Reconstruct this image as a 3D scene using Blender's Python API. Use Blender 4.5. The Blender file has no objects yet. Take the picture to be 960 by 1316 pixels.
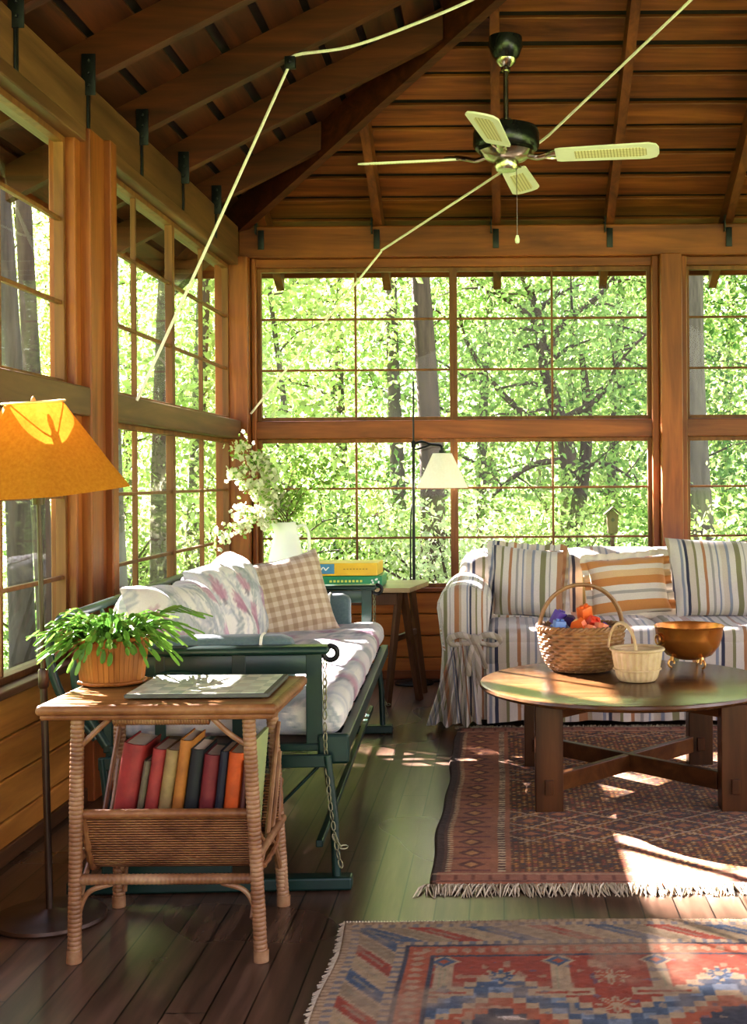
import bpy, bmesh, math, random
import numpy as np
from mathutils import Vector, Matrix, noise

random.seed(7)
rng = np.random.default_rng(11)
COL = bpy.context.scene.collection
PI = math.pi
R = math.radians

# ------------------------------------------------------------------ helpers
def new_obj(name, me, parent=None):
    o = bpy.data.objects.new(name, me)
    COL.objects.link(o)
    if parent is not None:
        o.parent = parent
    return o

def thing(name, label, cat, loc=(0, 0, 0), rz=0.0, group=None):
    o = bpy.data.objects.new(name, None)
    o.empty_display_size = 0.05
    COL.objects.link(o)
    o.location = loc
    o.rotation_euler = (0, 0, rz)
    o['label'] = label
    o['category'] = cat
    if group:
        o['group'] = group
    return o

def tag(o, label, cat, group=None):
    o['label'] = label
    o['category'] = cat
    if group:
        o['group'] = group
    return o

def struct(o):
    o['kind'] = 'structure'
    return o

def catmull(pts, seg=6, closed=False):
    P = [Vector(p) for p in pts]
    n = len(P)
    if n < 3:
        return P
    out = []
    rngi = range(n) if closed else range(n - 1)
    for i in rngi:
        p1 = P[i]; p2 = P[(i + 1) % n]
        p0 = P[(i - 1) % n] if (closed or i > 0) else p1 * 2 - p2
        p3 = P[(i + 2) % n] if (closed or i < n - 2) else p2 * 2 - p1
        for k in range(seg):
            t = k / seg
            out.append(0.5 * ((2 * p1) + (p2 - p0) * t + (2 * p0 - 5 * p1 + 4 * p2 - p3) * t * t
                              + (3 * p1 - p0 - 3 * p2 + p3) * t ** 3))
    if not closed:
        out.append(P[-1])
    return out

class MB:
    """collects shapes into one mesh"""
    def __init__(self):
        self.bm = bmesh.new()
        self.fl = self.bm.faces.layers.int.new('flat')

    def box(self, c, s, bev=0.0, rot=None, seg=2):
        r = bmesh.ops.create_cube(self.bm, size=1.0)
        vs = r['verts']
        for v in vs:
            v.co = Vector((v.co.x * s[0], v.co.y * s[1], v.co.z * s[2]))
        if bev > 0:
            es = list({e for v in vs for e in v.link_edges})
            b = bmesh.ops.bevel(self.bm, geom=es, offset=min(bev, min(s) * 0.45), segments=seg,
                                profile=0.5, affect='EDGES')
            vs = list({v for f in b['faces'] for v in f.verts} | {v for v in vs if v.is_valid})
        if rot is not None:
            m = rot if isinstance(rot, Matrix) else Matrix.Rotation(rot[2], 3, 'Z') @ Matrix.Rotation(rot[1], 3, 'Y') @ Matrix.Rotation(rot[0], 3, 'X')
            for v in vs:
                v.co = m @ v.co
        c = Vector(c)
        for v in vs:
            v.co += c
        for f in {f for v in vs for f in v.link_faces}:
            f[self.fl] = 1
        return vs

    def span(self, a, b, bev=0.0):
        c = [(a[i] + b[i]) / 2 for i in range(3)]
        s = [abs(b[i] - a[i]) for i in range(3)]
        return self.box(c, s, bev)

    def beam(self, p0, p1, w, d):
        """board standing on the line p0-p1 (bottom centre), depth d straight up"""
        p0, p1 = Vector(p0), Vector(p1)
        t = (p1 - p0); t.z = 0; t.normalize()
        s = Vector((-t.y, t.x, 0)) * (w / 2)
        up = Vector((0, 0, d))
        v = [self.bm.verts.new(q) for q in (p0 - s, p0 + s, p0 + s + up, p0 - s + up, p1 - s, p1 + s, p1 + s + up, p1 - s + up)]
        for f in ((0, 1, 2, 3), (5, 4, 7, 6), (0, 4, 5, 1), (3, 2, 6, 7), (1, 5, 6, 2), (4, 0, 3, 7)):
            self.bm.faces.new([v[i] for i in f])[self.fl] = 1

    def bar(self, p0, p1, w, d, bev=0.003, roll=0.0):
        """rectangular bar along p0-p1"""
        p0, p1 = Vector(p0), Vector(p1)
        L = (p1 - p0).length
        q = (p1 - p0).to_track_quat('Z', 'Y').to_matrix() @ Matrix.Rotation(roll, 3, 'Z')
        self.box((p0 + p1) / 2, (w, d, L), bev, q)

    def tube(self, pts, r, n=10, closed=False, cap=True, flat=1.0, up=None):
        P = [Vector(p) for p in pts]
        m = len(P)
        rad = r if isinstance(r, (list, tuple)) else [r] * m
        rings = []
        prev = None
        for i in range(m):
            if closed:
                t = P[(i + 1) % m] - P[(i - 1) % m]
            else:
                t = P[min(i + 1, m - 1)] - P[max(i - 1, 0)]
            if t.length < 1e-9:
                t = Vector((0, 0, 1))
            t.normalize()
            if prev is None:
                a = Vector(up) if up is not None else (Vector((0, 0, 1)) if abs(t.z) < 0.9 else Vector((1, 0, 0)))
                nrm = (a - t * a.dot(t)).normalized()
            else:
                nrm = (prev - t * prev.dot(t))
                nrm = nrm.normalized() if nrm.length > 1e-9 else prev
            prev = nrm
            b = t.cross(nrm)
            ring = []
            for k in range(n):
                a = 2 * PI * k / n
                ring.append(self.bm.verts.new(P[i] + nrm * (math.cos(a) * rad[i]) + b * (math.sin(a) * rad[i] * flat)))
            rings.append(ring)
        cnt = m if closed else m - 1
        for i in range(cnt):
            A, B = rings[i], rings[(i + 1) % m]
            for k in range(n):
                self.bm.faces.new((A[k], A[(k + 1) % n], B[(k + 1) % n], B[k]))
        if cap and not closed:
            self.bm.faces.new(list(reversed(rings[0])))
            self.bm.faces.new(rings[-1])

    def lathe(self, prof, n=32, c=(0, 0, 0), sx=1.0, sy=1.0, ang0=0.0):
        c = Vector(c)
        rings = []
        for (r, z) in prof:
            if r < 1e-6:
                rings.append([self.bm.verts.new(c + Vector((0, 0, z)))])
            else:
                rings.append([self.bm.verts.new(c + Vector((r * sx * math.cos(ang0 + 2 * PI * k / n), r * sy * math.sin(ang0 + 2 * PI * k / n), z))) for k in range(n)])
        for i in range(len(rings) - 1):
            A, B = rings[i], rings[i + 1]
            for k in range(n):
                k2 = (k + 1) % n
                if len(A) == 1 and len(B) == 1:
                    continue
                if len(A) == 1:
                    self.bm.faces.new((A[0], B[k2], B[k]))
                elif len(B) == 1:
                    self.bm.faces.new((A[k], A[k2], B[0]))
                else:
                    self.bm.faces.new((A[k], A[k2], B[k2], B[k]))

    def grid(self, fn, nu, nv, closed_u=False):
        V = [[self.bm.verts.new(fn(i / nu, j / nv)) for j in range(nv + 1)] for i in range(nu if closed_u else nu + 1)]
        for i in range(nu):
            for j in range(nv):
                a = V[i]; b = V[(i + 1) % len(V)] if closed_u else V[i + 1]
                self.bm.faces.new((a[j], b[j], b[j + 1], a[j + 1]))
        return V

    def rbox(self, c, s, r, cuts=10, rot=None):
        b2 = bmesh.new()
        bmesh.ops.create_cube(b2, size=2.0)
        bmesh.ops.subdivide_edges(b2, edges=b2.edges[:], cuts=cuts, use_grid_fill=True)
        h = Vector(s) / 2
        inn = Vector((h.x - r, h.y - r, h.z - r))
        mp = {}
        m = rot if isinstance(rot, Matrix) else (Matrix.Rotation(rot[2], 3, 'Z') @ Matrix.Rotation(rot[1], 3, 'Y') @ Matrix.Rotation(rot[0], 3, 'X') if rot else Matrix.Identity(3))
        for v in b2.verts:
            # crowd the loops toward the edges
            q = Vector([math.copysign(abs(t) ** 0.8, t) for t in v.co])
            p = Vector((q.x * h.x, q.y * h.y, q.z * h.z))
            k = Vector((max(-inn.x, min(inn.x, p.x)), max(-inn.y, min(inn.y, p.y)), max(-inn.z, min(inn.z, p.z))))
            d = p - k
            if d.length > 1e-9:
                p = k + d.normalized() * r
            mp[v] = self.bm.verts.new(m @ p + Vector(c))
        for f in b2.faces:
            self.bm.faces.new([mp[v] for v in f.verts])
        b2.free()

    def ico(self, c, r, sub=1, sc=(1, 1, 1), jit=0.0):
        res = bmesh.ops.create_icosphere(self.bm, subdivisions=sub, radius=1.0)
        for v in res['verts']:
            k = 1 + random.uniform(-jit, jit)
            v.co = Vector((v.co.x * r * sc[0] * k, v.co.y * r * sc[1] * k, v.co.z * r * sc[2] * k)) + Vector(c)

    def poly(self, pts):
        self.bm.faces.new([self.bm.verts.new(p) for p in pts])

    def prism(self, outline, axis, a, b):
        """outline: 2-D points, extruded along axis between a and b"""
        def mk(p, t):
            if axis == 'X': return (t, p[0], p[1])
            if axis == 'Y': return (p[0], t, p[1])
            return (p[0], p[1], t)
        A = [self.bm.verts.new(mk(p, a)) for p in outline]
        B = [self.bm.verts.new(mk(p, b)) for p in outline]
        n = len(A)
        self.bm.faces.new(A)
        self.bm.faces.new(list(reversed(B)))
        for k in range(n):
            self.bm.faces.new((A[k], B[k], B[(k + 1) % n], A[(k + 1) % n]))

    def wrinkle(self, amp, scale, seed=0, stretch=(1, 1, 1)):
        self.bm.normal_update()
        off = Vector((seed * 3.1, seed * 1.7, seed * 5.3))
        for v in self.bm.verts:
            q = Vector((v.co.x * stretch[0], v.co.y * stretch[1], v.co.z * stretch[2])) * scale + off
            d = noise.noise(q) + 0.5 * noise.noise(q * 2.1) + 0.3 * (1 - 2 * abs(noise.noise(q * 1.3 + Vector((9, 2, 4)))))
            v.co += v.normal * d * amp

    def build(self, name, mat, parent=None, sharp=40, pat=None, col=None, weld=True):
        bm = self.bm
        if weld:
            bmesh.ops.remove_doubles(bm, verts=bm.verts[:], dist=1e-6)
        bmesh.ops.recalc_face_normals(bm, faces=bm.faces[:])
        bm.normal_update()
        flat = [f[self.fl] for f in bm.faces]
        bm.faces.layers.int.remove(self.fl)
        me = bpy.data.meshes.new(name)
        bm.to_mesh(me)
        if len(me.vertices) == 0:
            print('EMPTY MESH', name)
        if pat is not None:
            at = me.attributes.new('pat', 'FLOAT_VECTOR', 'POINT')
            for i, v in enumerate(bm.verts):
                at.data[i].vector = pat(v.co, v.normal)
        if col is not None:
            n = len(me.vertices)
            co = np.empty(n * 3, dtype=np.float32); me.vertices.foreach_get('co', co)
            c = col(co.reshape(-1, 3))
            ca = me.color_attributes.new('Col', 'FLOAT_COLOR', 'POINT')
            c4 = np.ones((n, 4), dtype=np.float32); c4[:, :3] = c
            ca.data.foreach_set('color', c4.ravel())
        bm.free()
        for p, k in zip(me.polygons, flat):
            p.use_smooth = not k
        if not all(flat):
            me.set_sharp_from_angle(angle=R(sharp))
        me.materials.append(mat)
        o = new_obj(name, me, parent)
        return o

# ------------------------------------------------------------------ node materials
class NM:
    def __init__(self, name):
        self.m = bpy.data.materials.new(name)
        self.m.use_nodes = True
        self.nt = self.m.node_tree
        self.nt.nodes.clear()
        self.out = self.nt.nodes.new('ShaderNodeOutputMaterial')
    def n(self, typ, **kw):
        nd = self.nt.nodes.new(typ)
        for k, v in kw.items():
            setattr(nd, k, v)
        return nd
    def l(self, a, b):
        self.nt.links.new(a, b)
    def put(self, sock, v):
        if hasattr(v, 'is_output'):
            self.l(v, sock)
        else:
            sock.default_value = v
    def math(self, op, a, b=0.0, c=None):
        nd = self.n('ShaderNodeMath', operation=op)
        self.put(nd.inputs[0], a); self.put(nd.inputs[1], b)
        if c is not None: self.put(nd.inputs[2], c)
        return nd.outputs[0]
    def mix(self, f, a, b, blend='MIX'):
        nd = self.n('ShaderNodeMix', data_type='RGBA', blend_type=blend)
        self.put(nd.inputs[0], f)
        for s, v in ((nd.inputs[6], a), (nd.inputs[7], b)):
            self.put(s, v if hasattr(v, 'is_output') else (*v, 1.0) if len(v) == 3 else v)
        return nd.outputs[2]
    def ramp(self, f, stops, interp='LINEAR'):
        nd = self.n('ShaderNodeValToRGB')
        cr = nd.color_ramp; cr.interpolation = interp
        while len(cr.elements) < len(stops):
            cr.elements.new(0.5)
        for e, (p, c) in zip(cr.elements, stops):
            e.position = p
            e.color = (*c, 1) if len(c) == 3 else c
        self.put(nd.inputs[0], f)
        return nd.outputs[0]
    def coords(self, kind='Object', scale=(1, 1, 1), rand=True):
        if kind == 'pat':
            src = self.n('ShaderNodeAttribute', attribute_name='pat').outputs['Vector']
        else:
            src = self.n('ShaderNodeTexCoord').outputs[kind]
        mp = self.n('ShaderNodeMapping')
        self.l(src, mp.inputs['Vector'])
        mp.inputs['Scale'].default_value = scale
        if rand:
            oi = self.n('ShaderNodeObjectInfo')
            self.l(self.math('MULTIPLY', oi.outputs['Random'], 40.0), mp.inputs['Location'])
        return mp.outputs[0]
    def noise(self, vec, scale, detail=5, rough=0.55, dist=0.0):
        nd = self.n('ShaderNodeTexNoise')
        self.l(vec, nd.inputs['Vector'])
        nd.inputs['Scale'].default_value = scale
        nd.inputs['Detail'].default_value = detail
        nd.inputs['Roughness'].default_value = rough
        nd.inputs['Distortion'].default_value = dist
        return nd.outputs['Fac']
    def sep(self, vec):
        nd = self.n('ShaderNodeSeparateXYZ'); self.l(vec, nd.inputs[0]); return nd.outputs
    def finish(self, color, rough=0.5, metal=0.0, bump=None, bstr=0.3, bdist=0.01, coat=0.0, spec=0.5, sheen=0.0, trans=None):
        p = self.n('ShaderNodeBsdfPrincipled')
        self.put(p.inputs['Base Color'], color if hasattr(color, 'is_output') else (*color, 1))
        self.put(p.inputs['Roughness'], rough)
        self.put(p.inputs['Metallic'], metal)
        p.inputs['Coat Weight'].default_value = coat
        p.inputs['Coat Roughness'].default_value = 0.2
        p.inputs['Specular IOR Level'].default_value = spec
        p.inputs['Sheen Weight'].default_value = sheen
        if bump is not None:
            b = self.n('ShaderNodeBump')
            b.inputs['Strength'].default_value = bstr
            b.inputs['Distance'].default_value = bdist
            self.l(bump, b.inputs['Height'])
            self.l(b.outputs[0], p.inputs['Normal'])
        sh = p.outputs[0]
        if trans is not None:
            t = self.n('ShaderNodeBsdfTranslucent')
            self.put(t.inputs[0], color if hasattr(color, 'is_output') else (*color, 1))
            mx = self.n('ShaderNodeMixShader'); mx.inputs[0].default_value = trans
            self.l(sh, mx.inputs[1]); self.l(t.outputs[0], mx.inputs[2])
            sh = mx.outputs[0]
        self.l(sh, self.out.inputs[0])
        return self.m

def M(name, c1, c2=None, scale=8, stretch=(1, 1, 1), rough=0.5, metal=0.0, bump=0.15, detail=5, coat=0.0, sheen=0.0, trans=None, spec=0.5, dist=0.0, lo=0.3, hi=0.7):
    g = NM(name)
    v = g.coords('Object', stretch)
    f = g.noise(v, scale, detail, 0.6, dist)
    c2 = c2 or tuple(min(1, x * 0.75) for x in c1)
    c = g.ramp(f, [(lo, c1), (hi, c2)])
    return g.finish(c, rough, metal, f, bump, 0.004, coat, spec, sheen, trans)

def wood(name, light, mid, dark, axis='X', rough=0.45, coat=0.0, scale=7.0, knots=True, spec=0.32):
    st = {'X': (0.12, 1.6, 1.6), 'Y': (1.6, 0.12, 1.6), 'Z': (1.6, 1.6, 0.12)}[axis]
    sat = lambda c: (c[0] * 1.08, c[1] * 0.93, c[2] * 0.66)
    light, mid, dark = sat(light), sat(mid), sat(dark)
    g = NM(name)
    v = g.coords('Object', st)
    f = g.noise(v, scale, 6, 0.6, 1.2)
    f2 = g.noise(v, scale * 5, 3, 0.5, 0.3)
    c = g.ramp(f, [(0.28, dark), (0.48, mid), (0.7, light)])
    c = g.mix(g.math('MULTIPLY', f2, 0.45), c, tuple(x * 0.45 for x in dark))
    vb = g.coords('Object', (1, 1, 1))
    f3 = g.noise(vb, 1.6, 2, 0.5)
    c = g.mix(0.55, c, g.ramp(f3, [(0.3, (0.35, 0.35, 0.35)), (0.7, (1, 1, 1))]), 'MULTIPLY')
    return g.finish(c, rough, 0, f2, 0.25, 0.003, coat, spec)

def stripe_mat(name, stops, period, axis=0, rough=0.9, src='pat'):
    g = NM(name)
    v = g.coords(src, (1, 1, 1), rand=False)
    w = g.noise(v, 6, 2, 0.5)
    x = g.math('ADD', g.sep(v)[axis], g.math('MULTIPLY', w, 0.012))
    fr = g.math('FRACT', g.math('DIVIDE', x, period))
    c = g.ramp(fr, stops, 'CONSTANT')
    f = g.noise(g.coords('Object', (1, 1, 1)), 260, 2, 0.5)
    c = g.mix(0.25, c, g.ramp(f, [(0.3, (0.55, 0.55, 0.55)), (0.7, (1, 1, 1))]), 'MULTIPLY')
    return g.finish(c, rough, 0, f, 0.25, 0.002, 0, 0.2, 0.3)

def vcol_mat(name, rough=0.95, bscale=300, bstr=0.4, trans=None, vary=0.25, spec=0.2, sheen=0.2):
    g = NM(name)
    a = g.n('ShaderNodeAttribute', attribute_name='Col')
    f = g.noise(g.coords('Object', (1, 1, 1)), bscale, 3, 0.6)
    c = g.mix(vary, a.outputs['Color'], g.ramp(f, [(0.3, (0.4, 0.4, 0.4)), (0.7, (1, 1, 1))]), 'MULTIPLY')
    return g.finish(c, rough, 0, f, bstr, 0.003, 0, spec, sheen, trans)

# --- the house
POST_WOOD = wood('post_wood', (0.44, 0.155, 0.042), (0.30, 0.096, 0.027), (0.15, 0.045, 0.015), 'Z', 0.42)
RAIL_X = wood('rail_wood_x', (0.36, 0.125, 0.036), (0.24, 0.078, 0.024), (0.13, 0.04, 0.014), 'X', 0.42)
RAIL_Y = wood('rail_wood_y', (0.24, 0.125, 0.07), (0.16, 0.08, 0.045), (0.09, 0.043, 0.024), 'Y', 0.45)  # greyed and darkened: cool light on the left beams is put into the colour
PANEL_Y = wood('panel_wood_y', (0.85, 0.46, 0.15), (0.70, 0.35, 0.10), (0.45, 0.20, 0.055), 'Y', 0.4)  # orange wood, brightened to hold the sunlight glow in its colour
PANEL_X = wood('panel_wood_x', (0.62, 0.26, 0.06), (0.48, 0.18, 0.04), (0.28, 0.09, 0.02), 'X', 0.4)
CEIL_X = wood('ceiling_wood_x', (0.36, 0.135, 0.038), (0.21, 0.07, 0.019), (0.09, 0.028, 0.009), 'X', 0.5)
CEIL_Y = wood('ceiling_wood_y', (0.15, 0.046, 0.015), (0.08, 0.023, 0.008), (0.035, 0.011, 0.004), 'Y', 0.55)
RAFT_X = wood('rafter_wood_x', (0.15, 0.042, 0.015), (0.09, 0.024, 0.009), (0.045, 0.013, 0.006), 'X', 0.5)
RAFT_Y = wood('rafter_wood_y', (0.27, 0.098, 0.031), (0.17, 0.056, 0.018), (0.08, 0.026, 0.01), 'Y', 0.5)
DARKROOF = M('roof_underlay', (0.02, 0.012, 0.008), (0.035, 0.02, 0.012), 6, rough=0.9)
BLACK_IRON = M('black_iron', (0.012, 0.012, 0.013), (0.025, 0.024, 0.024), 20, rough=0.45, metal=0.6)
MUNTIN = wood('muntin_wood', (0.30, 0.135, 0.05), (0.21, 0.09, 0.034), (0.13, 0.05, 0.02), 'Z', 0.5)

def floor_mat():
    g = NM('plank_floor')
    v = g.coords('Object', (1, 1, 1), rand=False)
    x, y, z = g.sep(v)
    bx = g.math('DIVIDE', x, 0.092)
    idx = g.math('FLOOR', bx)
    fr = g.math('FRACT', bx)
    wn = g.n('ShaderNodeTexWhiteNoise', noise_dimensions='1D')
    g.l(idx, wn.inputs['W'])
    yy = g.math('ADD', y, g.math('MULTIPLY', wn.outputs[0], 3.0))
    end = g.math('FRACT', g.math('DIVIDE', yy, 2.7))
    cb = g.n('ShaderNodeCombineXYZ')
    g.put(cb.inputs[0], g.math('MULTIPLY', x, 14.0)); g.put(cb.inputs[1], g.math('MULTIPLY', yy, 1.1)); g.put(cb.inputs[2], g.math('MULTIPLY', idx, 3.7))
    f = g.noise(cb.outputs[0], 1.5, 5, 0.6, 0.15)
    c = g.ramp(f, [(0.3, (0.05, 0.028, 0.018)), (0.5, (0.105, 0.058, 0.035)), (0.72, (0.19, 0.11, 0.07))])
    c = g.mix(0.5, c, g.ramp(wn.outputs[0], [(0, (0.45, 0.42, 0.42)), (1, (1.0, 1.0, 1.0))]), 'MULTIPLY')
    seam = g.math('MINIMUM', g.math('LESS_THAN', fr, 0.955), g.math('GREATER_THAN', end, 0.0016))
    c = g.mix(seam, (0.008, 0.005, 0.003), c)
    w = g.noise(v, 1.4, 1, 0.5)
    rough = g.math('ADD', 0.22, g.math('MULTIPLY', w, 0.14))
    return g.finish(c, rough, 0, seam, 0.35, 0.003, 0.0, 0.62)
FLOOR = floor_mat()

def glass_mat():
    g = NM('window_glass')
    t = g.n('ShaderNodeBsdfTransparent'); t.inputs[0].default_value = (0.97, 0.985, 0.975, 1)
    s = g.n('ShaderNodeBsdfGlossy'); s.inputs['Roughness'].default_value = 0.02
    lw = g.n('ShaderNodeLayerWeight'); lw.inputs['Blend'].default_value = 0.5
    f = g.math('ADD', g.math('MULTIPLY', g.math('POWER', lw.outputs['Facing'], 5.0), 0.85), 0.016)
    w = g.noise(g.coords('Object', (1, 1, 1)), 2.5, 2, 0.5)
    b = g.n('ShaderNodeBump'); b.inputs['Strength'].default_value = 0.06; b.inputs['Distance'].default_value = 0.02
    g.l(w, b.inputs['Height']); g.l(b.outputs[0], s.inputs['Normal'])
    mx = g.n('ShaderNodeMixShader')
    g.l(f, mx.inputs[0]); g.l(t.outputs[0], mx.inputs[1]); g.l(s.outputs[0], mx.inputs[2])
    g.l(mx.outputs[0], g.out.inputs[0])
    return g.m
GLASS = glass_mat()

# --- room constants (metres; camera stands at the origin looking along +Y)
XL, YB = -1.556, 7.2          # glass planes of the left and back walls
XR, YF = 3.66, -2.6           # right wall, front of the porch
Z0, SL = 2.57, 0.5            # rafter seat height and roof pitch
RX = (XL + XR) / 2            # ridge
HW = (XR - XL) / 2
F_PX, CX, CY, HCAM = 1600.0, 645.0, 615.0, 1.15
ROLL = R(0.4)

def at(px, py, Y):
    """point of the place seen at a pixel of the photograph, at distance Y"""
    dx, dy = px - CX, py - CY
    u = dx * math.cos(ROLL) - dy * math.sin(ROLL)
    v = dx * math.sin(ROLL) + dy * math.cos(ROLL)
    return Vector((u * Y / F_PX, Y, HCAM - v * Y / F_PX))

# ------------------------------------------------------------------ shell
def build_shell():
    b = MB(); b.span((-1.75, YF, -0.12), (XR + 0.2, YB + 0.2, 0))
    struct(b.build('floor', FLOOR))
    # lower wall panels: horizontal boards with open joints
    def boards(name, axis, fixed0, fixed1, a0, a1, mat):
        m = MB()
        z = 0.0
        for k in range(4):
            h = 0.125
            if axis == 'Y':
                m.span((fixed0, a0, z), (fixed1, a1, z + h - 0.004), 0.006)
            else:
                m.span((a0, fixed0, z), (a1, fixed1, z + h - 0.004), 0.006)
            z += h
        return struct(m.build(name, mat))
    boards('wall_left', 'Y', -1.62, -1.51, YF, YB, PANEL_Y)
    boards('wall_back', 'X', YB - 0.03, YB + 0.10, -1.5, XR, PANEL_X)
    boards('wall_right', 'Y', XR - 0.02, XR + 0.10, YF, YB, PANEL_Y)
    n = [0]
    def trim(fn, mat):
        n[0] += 1
        m = MB(); fn(m)
        return struct(m.build('trim_%d' % n[0], mat))
    # baseboards
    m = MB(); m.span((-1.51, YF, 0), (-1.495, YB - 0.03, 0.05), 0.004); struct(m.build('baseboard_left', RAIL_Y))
    m = MB(); m.span((-1.49, YB - 0.045, 0), (XR - 0.03, YB - 0.03, 0.05), 0.004); struct(m.build('baseboard_back', RAIL_X))
    # sills
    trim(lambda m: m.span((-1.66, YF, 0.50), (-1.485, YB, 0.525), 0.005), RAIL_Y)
    trim(lambda m: m.span((-1.5, YB - 0.05, 0.50), (XR, YB + 0.12, 0.525), 0.005), RAIL_X)
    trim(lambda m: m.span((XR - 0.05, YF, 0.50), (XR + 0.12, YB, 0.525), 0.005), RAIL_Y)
    # rails between lower and upper windows
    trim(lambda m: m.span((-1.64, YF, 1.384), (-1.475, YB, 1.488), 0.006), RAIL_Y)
    trim(lambda m: m.span((-1.5, YB - 0.055, 1.384), (XR, YB + 0.10, 1.488), 0.006), RAIL_X)
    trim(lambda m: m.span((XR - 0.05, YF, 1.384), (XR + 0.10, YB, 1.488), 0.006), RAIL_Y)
    # window heads
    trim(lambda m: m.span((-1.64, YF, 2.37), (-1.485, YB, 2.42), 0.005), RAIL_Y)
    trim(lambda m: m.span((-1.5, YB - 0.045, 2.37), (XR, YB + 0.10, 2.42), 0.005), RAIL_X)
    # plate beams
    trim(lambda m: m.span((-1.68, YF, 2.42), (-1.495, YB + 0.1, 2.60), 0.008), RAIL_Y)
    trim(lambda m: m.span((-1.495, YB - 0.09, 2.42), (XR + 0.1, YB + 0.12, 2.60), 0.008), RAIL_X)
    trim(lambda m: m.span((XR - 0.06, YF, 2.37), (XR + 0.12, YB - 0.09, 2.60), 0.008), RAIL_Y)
    # posts
    def post(x0, y0, x1, y1, zt=2.42):
        trim(lambda m: m.span((x0, y0, 0), (x1, y1, zt), 0.006), POST_WOOD)
    post(-1.62, 7.045, -1.435, 7.22)                 # corner post
    post(-1.43, 7.13, -1.405, 7.22)                  # casing strip beside it
    post(-1.61, 4.47, -1.47, 4.63)                   # post of the left wall
    post(-1.60, 4.63, -1.445, 4.70)
    post(-1.60, 4.41, -1.505, 4.47)
    post(-1.61, 2.02, -1.46, 2.15)
    post(-1.61, -0.4, -1.46, -0.25)
    post(0.905, 7.03, 1.025, 7.25)                   # post of the back wall
    post(0.865, 7.12, 0.905, 7.22)
    post(1.025, 7.12, 1.065, 7.22)
    post(3.35, 7.05, 3.45, 7.25)
    post(XR - 0.1, 7.05, XR + 0.05, 7.22)
    for y in (4.55, 2.0, -0.4, YF + 0.1):
        post(XR - 0.08, y - 0.08, XR + 0.06, y + 0.08)

    wn = [0]
    def window(axis, plane, a0, a1, z0, z1, cols=2, rows=3, bar=0.012):
        wn[0] += 1
        m = MB()
        fw, dp = 0.022, 0.035
        def bx(mm, p0, p1, q0, q1, d):
            if axis == 'X':
                mm.span((p0, plane - d, q0), (p1, plane + d, q1), 0.002)
            else:
                mm.span((plane - d, p0, q0), (plane + d, p1, q1), 0.002)
        bx(m, a0, a0 + fw, z0, z1, dp / 2); bx(m, a1 - fw, a1, z0, z1, dp / 2)
        bx(m, a0 + fw, a1 - fw, z0, z0 + fw, dp / 2); bx(m, a0 + fw, a1 - fw, z1 - fw, z1, dp / 2)
        o = struct(m.build('window_%d' % wn[0], MUNTIN))
        m = MB()
        for i in range(1, cols):
            a = a0 + (a1 - a0) * i / cols
            bx(m, a - bar / 2, a + bar / 2, z0 + fw, z1 - fw, 0.011)
        for j in range(1, rows):
            z = z0 + (z1 - z0) * j / rows
            bx(m, a0 + fw, a1 - fw, z - bar / 2, z + bar / 2, 0.010)
        m.build('muntins', MUNTIN, o)
        m = MB()
        if axis == 'X':
            m.poly([(a0, plane, z0), (a1, plane, z0), (a1, plane, z1), (a0, plane, z1)])
        else:
            m.poly([(plane, a0, z0), (plane, a1, z0), (plane, a1, z1), (plane, a0, z1)])
        m.build('glass', GLASS, o)
    for z0, z1 in ((0.525, 1.384), (1.488, 2.37)):
        for a0, a1 in ((-1.405, -0.275), (-0.275, 0.865), (1.065, 2.2), (2.2, 3.35)):
            window('X', YB, a0, a1, z0, z1)
        for a0, a1 in ((4.70, 5.855), (5.855, 7.045), (3.28, 4.41), (2.15, 3.28)):
            window('Y', XL, a0, a1, z0, z1, bar=0.014)
    # ---- roof
    m = MB()
    bd = 0.15                                     # rafters carry the boards at this depth
    pitch, bw = 0.17, 0.143
    tilt = math.atan(SL)
    y = YB + 0.52
    while y > YB - HW + 0.02:
        d = max(0.0, YB - y)
        x0, x1 = XL + d - 0.03, XR - d + 0.03
        if YB - y < 0: x0, x1 = XL - 0.5, XR + 0.5
        zc = Z0 + bd + SL * (YB - y)
        jit = random.uniform(-0.004, 0.004)
        m.box(((x0 + x1) / 2, y, zc + 0.012 + jit), (x1 - x0, bw / math.cos(tilt) + random.uniform(-0.012, 0.004), 0.022), 0.003,
              (-tilt, 0, 0), 1)
        y -= pitch
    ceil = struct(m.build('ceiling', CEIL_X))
    m = MB()
    for side in (1, -1):
        x = -0.52
        while x < HW - 0.02:
            X = XL + x if side > 0 else XR - x
            zc = Z0 + bd + SL * x
            y1 = YB - max(0, x) + 0.03 if x > 0 else YB + 0.5
            m.box((X, (YF + y1) / 2, zc + 0.012 + random.uniform(-0.004, 0.004)), (bw / math.cos(tilt) + random.uniform(-0.012, 0.004), y1 - YF, 0.022), 0.003,
                  (0, -tilt * side, 0), 1)
            x += pitch
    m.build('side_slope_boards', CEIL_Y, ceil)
    m = MB()
    o = 0.18
    rz = Z0 + o + SL * HW
    ez = Z0 + o - SL * 0.55
    m.poly([(XL - 0.55, YF, ez), (RX, YF, rz), (RX, YB - HW, rz), (XL - 0.55, YB + 0.55, ez)])
    m.poly([(XR + 0.55, YF, ez), (XR + 0.55, YB + 0.55, ez), (RX, YB - HW, rz), (RX, YF, rz)])
    m.poly([(XL - 0.55, YB + 0.55, ez), (RX, YB - HW, rz), (XR + 0.55, YB + 0.55, ez)])
    m.build('roof_underlay', DARKROOF, ceil)
    # fascia outside
    m = MB()
    m.span((XL - 0.57, YB + 0.53, ez - 0.07), (XR + 0.57, YB + 0.555, ez + 0.01))
    m.span((XL - 0.575, YF, ez - 0.07), (XL - 0.55, YB + 0.555, ez + 0.01))
    m.build('fascia', RAIL_X, ceil)
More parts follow.
